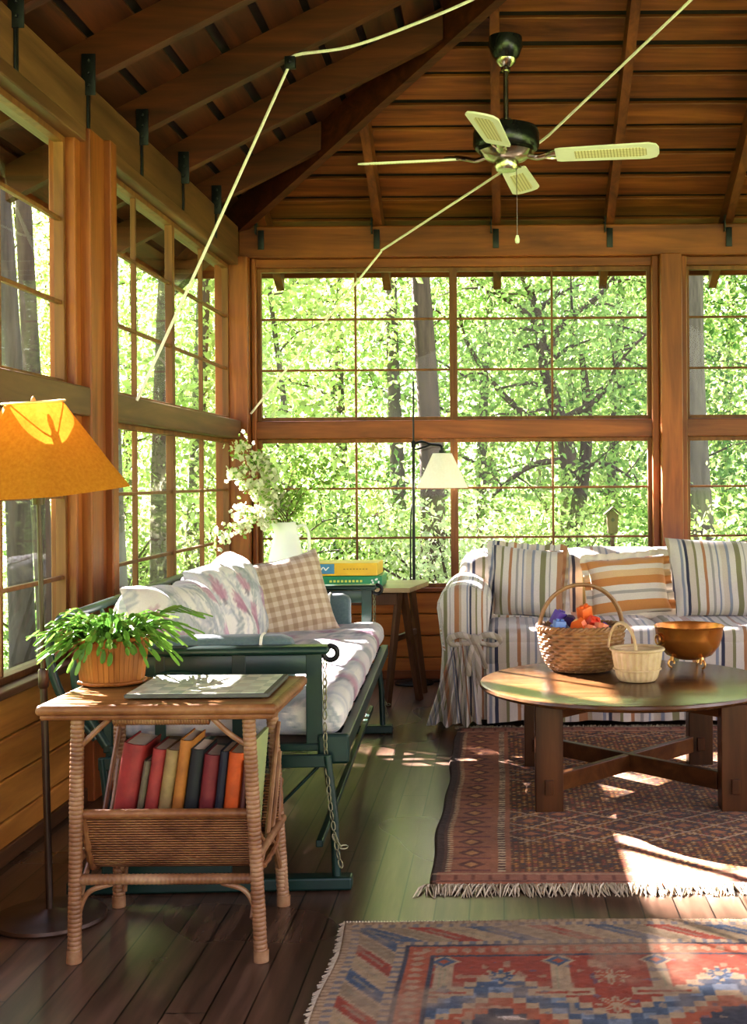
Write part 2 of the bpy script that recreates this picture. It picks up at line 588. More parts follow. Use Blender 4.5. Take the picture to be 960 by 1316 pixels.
    # rafters
    RW, RD = 0.055, 0.15
    def strap(kind, p, parent):
        m = MB()
        x, y, z = p
        if kind == 'L':
            m.box((x + 0.012, y - 0.032, z + 0.045), (0.05, 0.006, 0.15), 0.001)
            m.box((x + 0.004, y - 0.012, z - 0.085), (0.006, 0.028, 0.15), 0.001)
            for dz in (0.0, 0.045, 0.09):
                m.ico((x + 0.014, y - 0.037, z + dz + 0.005), 0.007, 1)
        else:
            m.box((x - 0.032, y - 0.012, z + 0.02), (0.006, 0.05, 0.09), 0.001)
            m.box((x - 0.005, y - 0.004, z - 0.055), (0.034, 0.006, 0.11), 0.001)
            m.ico((x - 0.036, y - 0.012, z + 0.03), 0.007, 1)
        m.build('metal_strap', BLACK_IRON, parent)
    for i in range(-10, 4):
        y = 4.53 + i * 0.673
        if y < YF + 0.1: continue
        xe = min(RX - 0.02, XL + (YB - y) - 0.03)
        m = MB(); m.beam((XL - 0.5, y, Z0 - SL * 0.5), (xe, y, Z0 + SL * (xe - XL)), RW, RD)
        r = m.build('rafter', RAFT_X, ceil, sharp=20)
        if i >= -2:
            strap('L', (-1.495, y, 2.575), r)
        xe2 = max(RX + 0.02, XR - (YB - y) + 0.03)
        m = MB(); m.beam((XR + 0.5, y, Z0 - SL * 0.5), (xe2, y, Z0 + SL * (XR - xe2)), RW, RD)
        m.build('rafter', RAFT_X, ceil, sharp=20)
    for x in (-1.36, -0.70, -0.02, 0.63, 1.31, 1.97, 2.63, 3.29):
        d = min(x - XL, XR - x)
        ye = YB - d + 0.03
        m = MB(); m.beam((x, YB + 0.5, Z0 - SL * 0.5), (x, ye, Z0 + SL * (YB - ye)), RW * 0.85, RD)
        r = m.build('rafter', RAFT_Y, ceil, sharp=20)
        strap('B', (x, YB - 0.095, 2.575), r)
    for sgn, xa in ((1, XL), (-1, XR)):
        m = MB(); m.beam((xa - sgn * 0.5, YB + 0.5, Z0 - 0.04 - SL * 0.5), (RX, YB - HW, Z0 - 0.04 + SL * HW), 0.05, 0.19)
        m.build('hip_rafter', RAFT_X, ceil, sharp=20)
    m = MB(); m.span((RX - 0.03, YF, Z0 - 0.05 + SL * HW), (RX + 0.03, YB - HW, Z0 + 0.15 + SL * HW))
    m.build('ridge_beam', RAFT_Y, ceil)

# ------------------------------------------------------------------ tie cables
ROPE = M('white_cord', (0.82, 0.76, 0.66), (0.66, 0.6, 0.5), 60, rough=0.8)
def build_cables():
    a = at(150, 515, 5.02); a.x = -1.47
    m = MB()
    pts = [a, Vector((-0.87, 5.185, 2.885)), Vector((-0.845, 5.185, 2.92))]
    e1, e2, e3 = at(450, 60, 5.15), at(530, 32, 5.12), at(612, -3, 5.08)
    pts = catmull([a, a.lerp(pts[1], 0.5) + Vector((0, 0, -0.004)), pts[1]], 6)[:-1] + catmull([pts[1], pts[2], e1, e2, e3, at(720, -60, 4.95), Vector((0.60, 4.54, 3.64))], 6)
    m.tube(pts, 0.0065, 8)
    o = m.build('cord', ROPE)
    tag(o, 'white cord bent over a left-slope rafter and running down to the side window rail', 'cord')
    m = MB(); m.box((0, 0, 0.02), (0.045, 0.03, 0.05), 0.004); m.ico((0, -0.018, 0.02), 0.008, 1)
    k = m.build('cord_clip', BLACK_IRON); k.parent = o; k.location = (-0.868, 5.178, 2.865)
    m = MB()
    p0 = at(297, 532, 7.1); p0.x = max(p0.x, -1.43); p1 = at(490, 322, 7.075)
    far = at(640, 224, 6.2); far2 = at(705, 174, 5.95); far3 = at(890, -2, 5.2); far4 = at(960, -70, 4.95)
    m.tube([p0, p1 + Vector((0, 0, -0.006))] + [p1, far, far2, far3, far4, Vector((1.05, 4.66, 3.81))], 0.0065, 8)
    o = m.build('cord', ROPE)
    tag(o, 'white cord from the back corner post, passing behind the ceiling fan to the upper right', 'cord')

# ------------------------------------------------------------------ ceiling fan
def build_fan():
    white = M('fan_white', (0.80, 0.78, 0.66), (0.72, 0.70, 0.58), 12, rough=0.4)
    g = NM('fan_cane')
    v = g.coords('Object', (1, 1, 1), rand=False)
    x, y, z = g.sep(v)
    wv = g.math('MULTIPLY', g.math('ABSOLUTE', g.math('SINE', g.math('MULTIPLY', x, 220))), g.math('ABSOLUTE', g.math('SINE', g.math('MULTIPLY', y, 220))))
    cane = g.finish(g.ramp(wv, [(0.1, (0.35, 0.27, 0.12)), (0.5, (0.78, 0.70, 0.42))]), 0.5)
    black = M('fan_black', (0.012, 0.012, 0.012), (0.03, 0.028, 0.026), 20, rough=0.25, metal=0.4)
    nickel = M('fan_metal', (0.55, 0.5, 0.38), (0.4, 0.36, 0.26), 15, rough=0.22, metal=1.0)
    C = (0.03, 5.62, 2.60)
    f = thing('ceiling_fan', 'four-bladed ceiling fan with pale cane-inset blades and black motor under the rafters', 'ceiling fan', C)
    m = MB(); m.lathe([(0, 0.54), (0.075, 0.54), (0.078, 0.50), (0.06, 0.455), (0.03, 0.43), (0, 0.43)], 24)
    m.build('canopy', black, f)
    m = MB(); m.lathe([(0, 0.455), (0.035, 0.455), (0.05, 0.44), (0.045, 0.425), (0.022, 0.405), (0.022, 0.39), (0, 0.39)], 24)
    m.build('canopy_collar', nickel, f)
    m = MB(); m.lathe([(0, 0.42), (0.012, 0.42), (0.012, 0.17), (0.03, 0.17), (0.03, 0.14), (0, 0.14)], 16)
    m.build('down_rod', nickel, f)
    m = MB(); m.lathe([(0, 0.145), (0.10, 0.145), (0.142, 0.13), (0.15, 0.105), (0.15, 0.05), (0.14, 0.035), (0.12, 0.03), (0, 0.03)], 40)
    m.build('motor_housing', black, f)
    m = MB(); m.lathe([(0, 0.034), (0.118, 0.034), (0.128, 0.02), (0.11, 0.004), (0.09, -0.01), (0.055, -0.02), (0.055, -0.045), (0.045, -0.06), (0, -0.062)], 40)
    m.build('motor_base', nickel, f)
    for ang in (-9, 81, 171, 261):
        a = R(ang)
        rot = Matrix.Rotation(a, 4, 'Z') @ Matrix.Rotation(R(-13), 4, 'X')
        m = MB()
        out = []
        r0, r1 = 0.225, 0.685
        for (x, y) in ((r0, -0.052), (r0 + 0.02, -0.058), (0.5, -0.066), (r1 - 0.045, -0.07), (r1 - 0.012, -0.055), (r1, -0.025), (r1, 0.025),
                       (r1 - 0.012, 0.055), (r1 - 0.045, 0.07), (0.5, 0.066), (r0 + 0.02, 0.058), (r0, 0.052)):
            out.append((x, y))
        m.prism(out, 'Z', -0.004, 0.004)
        b = m.build('blade', white, f); b.matrix_local = rot
        m = MB()
        m.prism([(0.31, -0.032), (0.60, -0.040), (0.63, -0.028), (0.63, 0.028), (0.60, 0.040), (0.31, 0.032)], 'Z', -0.0058, 0.0058)
        m.build('cane_panel', cane, b)
        m = MB()
        m.tube(catmull([(0.09, 0, 0.006), (0.14, 0, -0.008), (0.19, 0, 0.002), (0.235, 0, 0.008)], 5), 0.011, 8, flat=2.0)
        for s in (-1, 1):
            m.tube(catmull([(0.17, 0, -0.006), (0.205, s * 0.03, 0.0), (0.245, s * 0.033, 0.008), (0.28, s * 0.015, 0.008)], 5), 0.007, 8)
        m.lathe([(0, 0.012), (0.018, 0.012), (0.018, 0.0), (0, 0)], 12, (0.24, 0, 0.001))
        m.build('blade_iron', nickel, b)
    m = MB()
    m.tube([(0.045, -0.02, -0.05), (0.047, -0.02, -0.25), (0.047, -0.02, -0.36)], 0.0018, 6)
    ch = m.build('pull_chain', nickel, f)
    m = MB(); m.lathe([(0, -0.355), (0.006, -0.357), (0.011, -0.375), (0.009, -0.39), (0, -0.395)], 12, (0.047, -0.02, 0))
    m.build('pull_knob', white, ch)

# ------------------------------------------------------------------ lamps
def build_lamps():
    brass = M('lamp_bronze', (0.06, 0.03, 0.016), (0.035, 0.018, 0.01), 14, rough=0.38, metal=0.4)
    shade_o = M('shade_ochre', (0.46, 0.19, 0.022), (0.37, 0.14, 0.014), 120, rough=0.95, bump=0.2, trans=0.22, spec=0.1)
    frame = M('shade_wire', (0.75, 0.5, 0.2), (0.6, 0.4, 0.15), 20, rough=0.4, metal=0.6)
    bulbm = M('bulb_glass', (0.95, 0.85, 0.6), (0.95, 0.8, 0.5), 5, rough=0.2, trans=0.5)
    X, Y = -1.195, 3.27
    L = thing('floor_lamp', 'bronze floor lamp with a big ochre panelled shade at the left wall', 'floor lamp', (X, Y, 0))
    m = MB(); m.lathe([(0, 0.0), (0.142, 0.0), (0.145, 0.006), (0.142, 0.014), (0.10, 0.018), (0.03, 0.022), (0.014, 0.03), (0, 0.03)], 48)
    m.build('base', brass, L)
    m = MB()
    top = Vector((-0.022, 0, 1.10))
    m.tube([(0, 0, 0.015), top * 0.58 + Vector((0, 0, 0.0))], 0.0095, 12)
    m.tube([top * 0.565, top], 0.0065, 12)
    m.lathe([(0.0105, -0.025), (0.0135, -0.02), (0.0135, 0.02), (0.0105, 0.025)], 14, top * 0.575)
    m.lathe([(0.0105, -0.012), (0.013, -0.008), (0.013, 0.008), (0.0105, 0.012)], 14, top * 0.785 * 0.75)
    m.build('pole', brass, L)
    # shade: six slightly rounded panels, tipped a little to the right
    m = MB()
    n = 6 * 8
    def rr(k, r):
        a = (k / 8.0) % 1.0
        ph = (a - 0.5) * PI / 3
        return r * (0.45 * math.cos(PI / 6) / math.cos(ph) + 0.55 * (0.93 + 0.07 * abs(a - 0.5) * 2)) / 0.97
    rings = []
    for (r, z) in ((0.228, 0.0), (0.226, 0.004), (0.188, 0.058), (0.147, 0.122), (0.105, 0.186), (0.075, 0.232), (0.077, 0.236)):
        rings.append([m.bm.verts.new((rr(k, r) * math.cos(R(-2) + 2 * PI * k / n), rr(k, r) * math.sin(R(-2) + 2 * PI * k / n), z)) for k in range(n)])
    for i in range(len(rings) - 1):
        for k in range(n):
            m.bm.faces.new((rings[i][k], rings[i][(k + 1) % n], rings[i + 1][(k + 1) % n], rings[i + 1][k]))
    sh = m.build('lamp_shade', shade_o, L, sharp=60)
    sh.location = (-0.014, 0, 1.125); sh.rotation_euler = (R(5), R(-3.0), 0)
    m = MB()
    m.tube([(0.078 * math.cos(t * PI / 12), 0.078 * math.sin(t * PI / 12), 0.234) for t in range(24)], 0.003, 6, closed=True)
    for t in (0, 2 * PI / 3, 4 * PI / 3):
        m.tube([(0, 0, 0.205), (0.077 * math.cos(t), 0.077 * math.sin(t), 0.233)], 0.002, 6)
    m.lathe([(0, 0.20), (0.012, 0.20), (0.012, 0.212), (0.006, 0.22), (0.008, 0.235), (0.004, 0.247), (0, 0.25)], 12)
    w = m.build('shade_frame', frame, L); w.location = sh.location; w.rotation_euler = sh.rotation_euler
    m = MB(); m.lathe([(0, 0.12), (0.02, 0.13), (0.031, 0.155), (0.026, 0.18), (0.014, 0.2), (0.012, 0.215), (0, 0.215)], 16)
    bl = m.build('bulb', bulbm, L); bl.location = (-0.02, 0, 1.02)
    m = MB(); m.lathe([(0, 0), (0.016, 0), (0.018, 0.05), (0.013, 0.055), (0, 0.055)], 14)
    sk = m.build('socket', brass, L); sk.location = (-0.022, 0, 1.09)
    ld = bpy.data.lights.new('lamp_bulb_light', 'POINT'); ld.energy = 1.3; ld.color = (1, 0.6, 0.2); ld.shadow_soft_size = 0.03
    lo = bpy.data.objects.new('lamp_bulb_light', ld); COL.objects.link(lo); lo.parent = L; lo.location = (-0.02, -0.02, 1.27)
    # white pharmacy lamp
    iron = BLACK_IRON
    white = M('shade_white', (0.86, 0.84, 0.76), (0.80, 0.77, 0.68), 80, rough=0.85, trans=0.35)
    X2, Y2 = -0.50, 7.0
    W = thing('floor_lamp', 'slim black standing lamp with small white cone shade before the back windows', 'floor lamp', (X2, Y2, 0))
    m = MB(); m.lathe([(0, 0), (0.11, 0), (0.112, 0.008), (0.10, 0.016), (0.02, 0.024), (0.008, 0.035), (0, 0.035)], 32)
    m.build('base', iron, W)
    m = MB(); m.tube([(0, 0, 0.02), (0.004, 0, 1.36)], 0.0085, 10); m.tube([(0.004, 0, 1.34), (0.006, 0, 1.70)], 0.005, 8)
    m.lathe([(0.009, -0.02), (0.014, -0.012), (0.014, 0.012), (0.009, 0.02)], 12, (0.004, 0, 1.345))
    m.build('pole', iron, W)
    m = MB()
    m.tube(catmull([(0.004, 0, 1.345), (0.05, -0.015, 1.36), (0.10, -0.03, 1.345), (0.16, -0.05, 1.335), (0.165, -0.05, 1.30)], 5), 0.007, 8)
    m.tube(catmull([(0.004, 0, 1.315), (0.05, -0.015, 1.325), (0.11, -0.035, 1.345)], 5), 0.005, 8)
    m.lathe([(0, -0.02), (0.016, -0.02), (0.016, 0.02), (0, 0.02)], 12, (0.165, -0.05, 1.29))
    m.build('swing_arm', iron, W)
    m = MB(); m.lathe([(0.143, 0.0), (0.142, 0.003), (0.10, 0.092), (0.055, 0.19), (0.054, 0.193)], 40, (0.168, -0.05, 1.10))
    m.build('lamp_shade', white, W)
    m = MB(); m.lathe([(0, 0), (0.02, 0.01), (0.03, 0.035), (0.022, 0.07), (0.014, 0.09), (0.013, 0.12), (0, 0.12)], 14, (0.168, -0.05, 1.15))
    m.build('bulb', bulbm, W)
    m = MB()
    m.tube(catmull([(0.012, 0.0, 1.05), (-0.016, 0.02, 0.9), (-0.016, 0.02, 0.2), (0.0, 0.0, 0.06), (0.06, -0.02, 0.012), (0.16, 0.03, 0.010), (0.30, 0.05, 0.010)], 8), 0.0045, 6)
    m.build('power_cord', iron, W)

# ------------------------------------------------------------------ rattan table with its books
RATTAN = None
def rattan_mats():
    global RATTAN, RATTAN_D, WEAVE
    def rat(name, a, b, c):
        g = NM(name)
        v = g.coords('Object', (1, 1, 1))
        f = g.noise(v, 9, 4, 0.6)
        x, y, z = g.sep(g.coords('Object', (1, 1, 1), rand=False))
        f2 = g.noise(v, 60, 3, 0.6)
        col = g.ramp(f, [(0.3, a), (0.5, b), (0.72, c)])
        col = g.mix(g.math('MULTIPLY', f2, 0.5), col, tuple(q * 0.5 for q in a))
        return g.finish(col, 0.42, 0, f2, 0.3, 0.003, 0, 0.4)
    RATTAN = rat('rattan_cane', (0.15, 0.062, 0.025), (0.29, 0.145, 0.066), (0.46, 0.29, 0.16))
    RATTAN_D = rat('rattan_dark', (0.14, 0.05, 0.018), (0.27, 0.115, 0.043), (0.42, 0.22, 0.10))
    g = NM('reed_weave')
    v = g.coords('pat', (1, 1, 1), rand=False)
    x, y, z = g.sep(v)
    row = g.math('FLOOR', g.math('MULTIPLY', y, 130))
    ph = g.math('MULTIPLY', g.math('MODULO', row, 2.0), PI)
    a = g.math('SINE', g.math('ADD', g.math('MULTIPLY', x, 240), ph))
    b = g.math('ABSOLUTE', g.math('SINE', g.math('MULTIPLY', y, 130 * PI)))
    h = g.math('ADD', g.math('MULTIPLY', a, 0.35), b)
    f = g.noise(g.coords('Object', (1, 1, 1)), 14, 4, 0.6)
    col = g.ramp(f, [(0.3, (0.17, 0.065, 0.022)), (0.55, (0.32, 0.14, 0.05)), (0.75, (0.45, 0.24, 0.10))])
    col = g.mix(g.math('MULTIPLY', g.math('SUBTRACT', 1.0, b), 0.75), col, (0.04, 0.016, 0.006))
    WEAVE = g.finish(col, 0.5, 0, h, 0.8, 0.004, 0, 0.35)

def ripple_tube(m, p0, p1, r, wraps, n=12, amp=0.06, taper=1.0):
    p0, p1 = Vector(p0), Vector(p1)
    k = wraps * 4
    pts, rad = [], []
    for i in range(k + 1):
        t = i / k
        pts.append(p0.lerp(p1, t))
        rad.append(r * (1 + (taper - 1) * t) * (1 - amp + amp * abs(math.sin(PI * wraps * t)) * 1.6 + 0.05 * noise.noise(Vector((t * 9, r * 99, wraps)))))
    m.tube(pts, rad, n)

def build_rattan_table():
    T = thing('side_table', 'wicker-wrapped rattan side table with a book trough, before the green glider', 'side table', (-0.815, 3.17, 0))
    ox, oy = 0.815, -3.17
    def w(x, y, z): return (x + ox, y + oy, z)
    # top
    g = wood('rattan_top_wood', (0.50, 0.30, 0.14), (0.36, 0.20, 0.09), (0.20, 0.10, 0.045), 'X', 0.32)
    m = MB()
    c = [(-1.100, 2.965), (-0.552, 2.965), (-0.545, 3.375), (-1.09, 3.375)]
    m.prism([w(x, y, 0)[:2] for x, y in c], 'Z', 0.596, 0.618)
    m.build('tabletop', g, T)
    m = MB()
    pts = [w(x, y, 0.605) for x, y in c]
    seq = []
    for i in range(4):
        a, b = Vector(pts[i]), Vector(pts[(i + 1) % 4])
        for t in (0.03, 0.35, 0.65, 0.97):
            seq.append(a.lerp(b, t))
    m.tube(catmull(seq, 4, True), 0.0135, 10, closed=True)
    seq2 = [Vector((p.x * 0.985, p.y * 0.985, 0.588)) for p in seq]
    m.tube(catmull(seq2, 4, True), 0.0075, 8, closed=True)
    m.build('edge_binding', RATTAN_D, T)
    # legs
    legs = [((-1.021, 2.985, 0.60), (-1.030, 2.975, 0.0)), ((-0.612, 2.985, 0.60), (-0.583, 2.975, 0.0)),
            ((-1.030, 3.345, 0.60), (-1.043, 3.365, 0.0)), ((-0.626, 3.345, 0.60), (-0.598, 3.365, 0.0))]
    for a, b in legs:
        m = MB(); ripple_tube(m, w(*a), w(*b), 0.0165, 56)
        lo = Vector(w(*b))
        m.tube([lo + Vector((0, 0, 0.03)), lo + Vector((0, 0, 0.001))], 0.0185, 12)
        m.build('leg', RATTAN, T)
    # stretchers and braces
    m = MB()
    ripple_tube(m, w(-1.024, 2.98, 0.197), w(-0.598, 2.98, 0.197), 0.013, 40)
    ripple_tube(m, w(-1.036, 3.355, 0.197), w(-0.608, 3.355, 0.197), 0.012, 36)
    for x in (-1.030, -0.598):
        m.tube([w(x, 2.98, 0.24), w(x, 3.355, 0.24)], 0.012, 10)
    m.build('stretchers', RATTAN, T)
    def brace(pts, r, n):
        m = MB(); m.tube(pts, r, n); m.build('brace', RATTAN, T)
    for s, x, d in ((-1, -1.024, 1), (1, -0.592, -1)):
        for y in (2.98, 3.355):
            brace(catmull([w(x, y, 0.045), w(x + d * 0.006, y, 0.12), w(x + d * 0.03, y, 0.168), w(x + d * 0.085, y, 0.187)], 6), 0.0065, 8)
    brace(catmull([w(-1.015, 2.985, 0.515), w(-0.975, 2.985, 0.553), w(-0.935, 2.985, 0.588)], 4), 0.007, 8)
    brace(catmull([w(-0.615, 2.985, 0.515), w(-0.66, 2.985, 0.545), w(-0.705, 2.985, 0.588)], 4), 0.007, 8)
    for x in (-1.03, -0.605):
        brace(catmull([w(x, 2.985, 0.38), w(x, 3.08, 0.27), w(x, 3.17, 0.235), w(x, 3.26, 0.27), w(x, 3.35, 0.42)], 6), 0.008, 8)
        brace(catmull([w(x, 2.985, 0.10), w(x, 3.07, 0.19), w(x, 3.17, 0.235), w(x, 3.27, 0.19), w(x, 3.36, 0.10)], 6), 0.0075, 8)
        brace(catmull([w(x, 3.17, 0.235), w(x, 3.25, 0.36), w(x, 3.345, 0.5)], 6), 0.007, 8)
    m = MB(); ripple_tube(m, w(-0.935, 2.985, 0.578), w(-0.705, 2.985, 0.578), 0.013, 34)
    m.build('wrapped_rail', RATTAN, T)
    # woven trough
    prof = [(2.990, 0.351), (3.005, 0.31), (3.03, 0.25), (3.055, 0.208), (3.09, 0.196), (3.17, 0.194), (3.24, 0.196), (3.275, 0.208), (3.305, 0.26), (3.335, 0.351)]
    pc = [Vector((0, a, b)) for a, b in prof]
    pc = catmull(pc, 4)
    L = [0]
    for i in range(1, len(pc)): L.append(L[-1] + (pc[i] - pc[i - 1]).length)
    m = MB()
    nx = 40
    for layer, off in ((0, 0.0), (1, 0.007)):
        V = [[m.bm.verts.new(w(-1.012 + 0.414 * i / nx, p.y + (off if p.y < 3.1 else -off if p.y > 3.24 else 0), p.z + off * 0.6)) for p in pc] for i in range(nx + 1)]
        for i in range(nx):
            for j in range(len(pc) - 1):
                m.bm.faces.new((V[i][j], V[i + 1][j], V[i + 1][j + 1], V[i][j + 1]))
    m.build('book_trough', WEAVE, T, pat=lambda c, n: (c.x, c.z * 1.15, 0))
    m = MB()
    ripple_tube(m, w(-1.018, 2.988, 0.352), w(-0.598, 2.988, 0.352), 0.0115, 20, amp=0.03)
    ripple_tube(m, w(-1.018, 3.338, 0.352), w(-0.606, 3.338, 0.352), 0.0115, 20, amp=0.03)
    for x in (-1.012, -0.598):
        pts = [w(x, p.y, p.z) for p in pc]
        m.tube(pts, [0.0075 + 0.0022 * math.sin(i * 2.1) for i in range(len(pts))], 8)
    m.build('trough_rim', RATTAN_D, T)

    # books
    paper = M('book_pages', (0.72, 0.64, 0.48), (0.58, 0.5, 0.36), 30, (1, 12, 1), rough=0.9)
    def cloth(n, c): return M('book_cloth_' + n, tuple(q * 0.75 for q in c), tuple(q * 0.45 for q in c), 22, rough=0.55, bump=0.3)
    specs = [(0.056, 0.300, 0.150, 'red', (0.42, 0.045, 0.035), 'thick red clothbound book, leftmost in the rattan trough', 9.5),
             (0.018, 0.255, 0.125, 'grey', (0.20, 0.17, 0.10), 'thin grey-brown book right of the thick red one in the trough', 9.5),
             (0.034, 0.285, 0.145, 'crimson', (0.46, 0.06, 0.045), 'medium red book left of the tan one in the trough', 9.0),
             (0.033, 0.282, 0.145, 'tan', (0.42, 0.29, 0.11), 'tan clothbound book in the rattan trough', 8.5),
             (0.030, 0.305, 0.150, 'ochre', (0.58, 0.22, 0.03), 'tall ochre-orange book in the middle of the trough', 8.0),
             (0.036, 0.282, 0.145, 'black', (0.016, 0.020, 0.020), 'wide black book right of the ochre one in the trough', 7.5),
             (0.040, 0.268, 0.140, 'maroon', (0.26, 0.03, 0.03), 'maroon book between two black ones in the trough', 7.0),
             (0.022, 0.275, 0.140, 'navy', (0.022, 0.028, 0.045), 'narrow blue-black book left of the bright orange one', 6.5),
             (0.040, 0.272, 0.145, 'orange', (0.80, 0.14, 0.012), 'bright orange book near the right end of the trough', 6.0),
             (0.013, 0.25, 0.14, 'brown', (0.10, 0.025, 0.018), 'thin dark brown book beside the bright orange one', 5.5)]
    x = -0.992
    for th, h, d, nm, c, lab, ang in specs:
        B = thing('book', lab, 'book', (x, 3.078, 0.207), 0, 'old books in the rattan trough')
        B.rotation_euler = (0, R(ang), 0)
        m = MB()
        cv = 0.003
        out = [(0, d), (0, 0.012), (th * 0.15, 0.003), (th * 0.5, -0.001), (th * 0.85, 0.003), (th, 0.012), (th, d), (th - cv, d), (th - cv, 0.014), (th * 0.5, 0.006), (cv, 0.014), (cv, d)]
        m.prism(out, 'Z', 0.0, h)
        m.build('cover', cloth(nm, c), B, sharp=50)
        m = MB(); m.span((cv + 0.0004, 0.0145, 0.004), (th - cv - 0.0004, d - 0.004, h - 0.004))
        m.build('pages', paper, B)
        x += th / math.cos(R(ang)) + 0.0012
    # ring-bound green folder at the right end
    B = thing('folder', 'large pale green ring-bound folder at the right end of the trough', 'folder', (x + 0.004, 3.085, 0.207), 0, None)
    B.rotation_euler = (0, R(5), 0)
    m = MB(); m.box((0.006, 0.085, 0.15), (0.010, 0.17, 0.30), 0.001)
    m.build('cover', M('folder_green', (0.24, 0.33, 0.16), (0.36, 0.36, 0.14), 6, rough=0.5), B)
    m = MB()
    for k in range(22):
        z = 0.02 + k * 0.0125
        m.tube([(0.006 + 0.009 * math.cos(t * PI / 5), 0.172 + 0.009 * math.sin(t * PI / 5), z) for t in range(10)], 0.0012, 5, closed=True)
    m.build('ring_binding', BLACK_IRON, B)

    # the game board on the table
    g = NM('board_print')
    v = g.coords('Object', (1, 1, 1), rand=False)
    xx, yy, zz = g.sep(v)
    ck = g.math('MODULO', g.math('ADD', g.math('FLOOR', g.math('MULTIPLY', xx, 28)), g.math('FLOOR', g.math('MULTIPLY', yy, 20))), 2.0)
    ck = g.math('ABSOLUTE', ck)
    f = g.noise(v, 14, 3, 0.6)
    a = g.ramp(f, [(0.35, (0.72, 0.70, 0.58)), (0.65, (0.55, 0.60, 0.50))])
    b2 = g.ramp(f, [(0.35, (0.36, 0.42, 0.36)), (0.65, (0.52, 0.52, 0.42))])
    col = g.mix(ck, a, b2)
    bm_ = g.finish(col, 0.3, 0, None)
    m = MB()
    z = 0.619
    p = [w(-0.952, 3.0, z)[:2], w(-0.574, 3.0, z)[:2], w(-0.566, 3.35, z)[:2], w(-0.93, 3.35, z)[:2]]
    B = thing('game_board', 'pale chequered game board lying flat on the rattan table', 'game board', (-0.748, 3.175, 0.6215), R(0.5))
    m = MB(); m.box((0, 0, 0.005), (0.35, 0.30, 0.0095), 0.0015)
    m.build('board', M('board_back', (0.10, 0.10, 0.09), (0.07, 0.065, 0.05), 20, rough=0.6), B)
    m = MB(); m.box((-0.004, 0, 0.0105), (0.333, 0.287, 0.0012))
    m.build('printed_face', bm_, B)

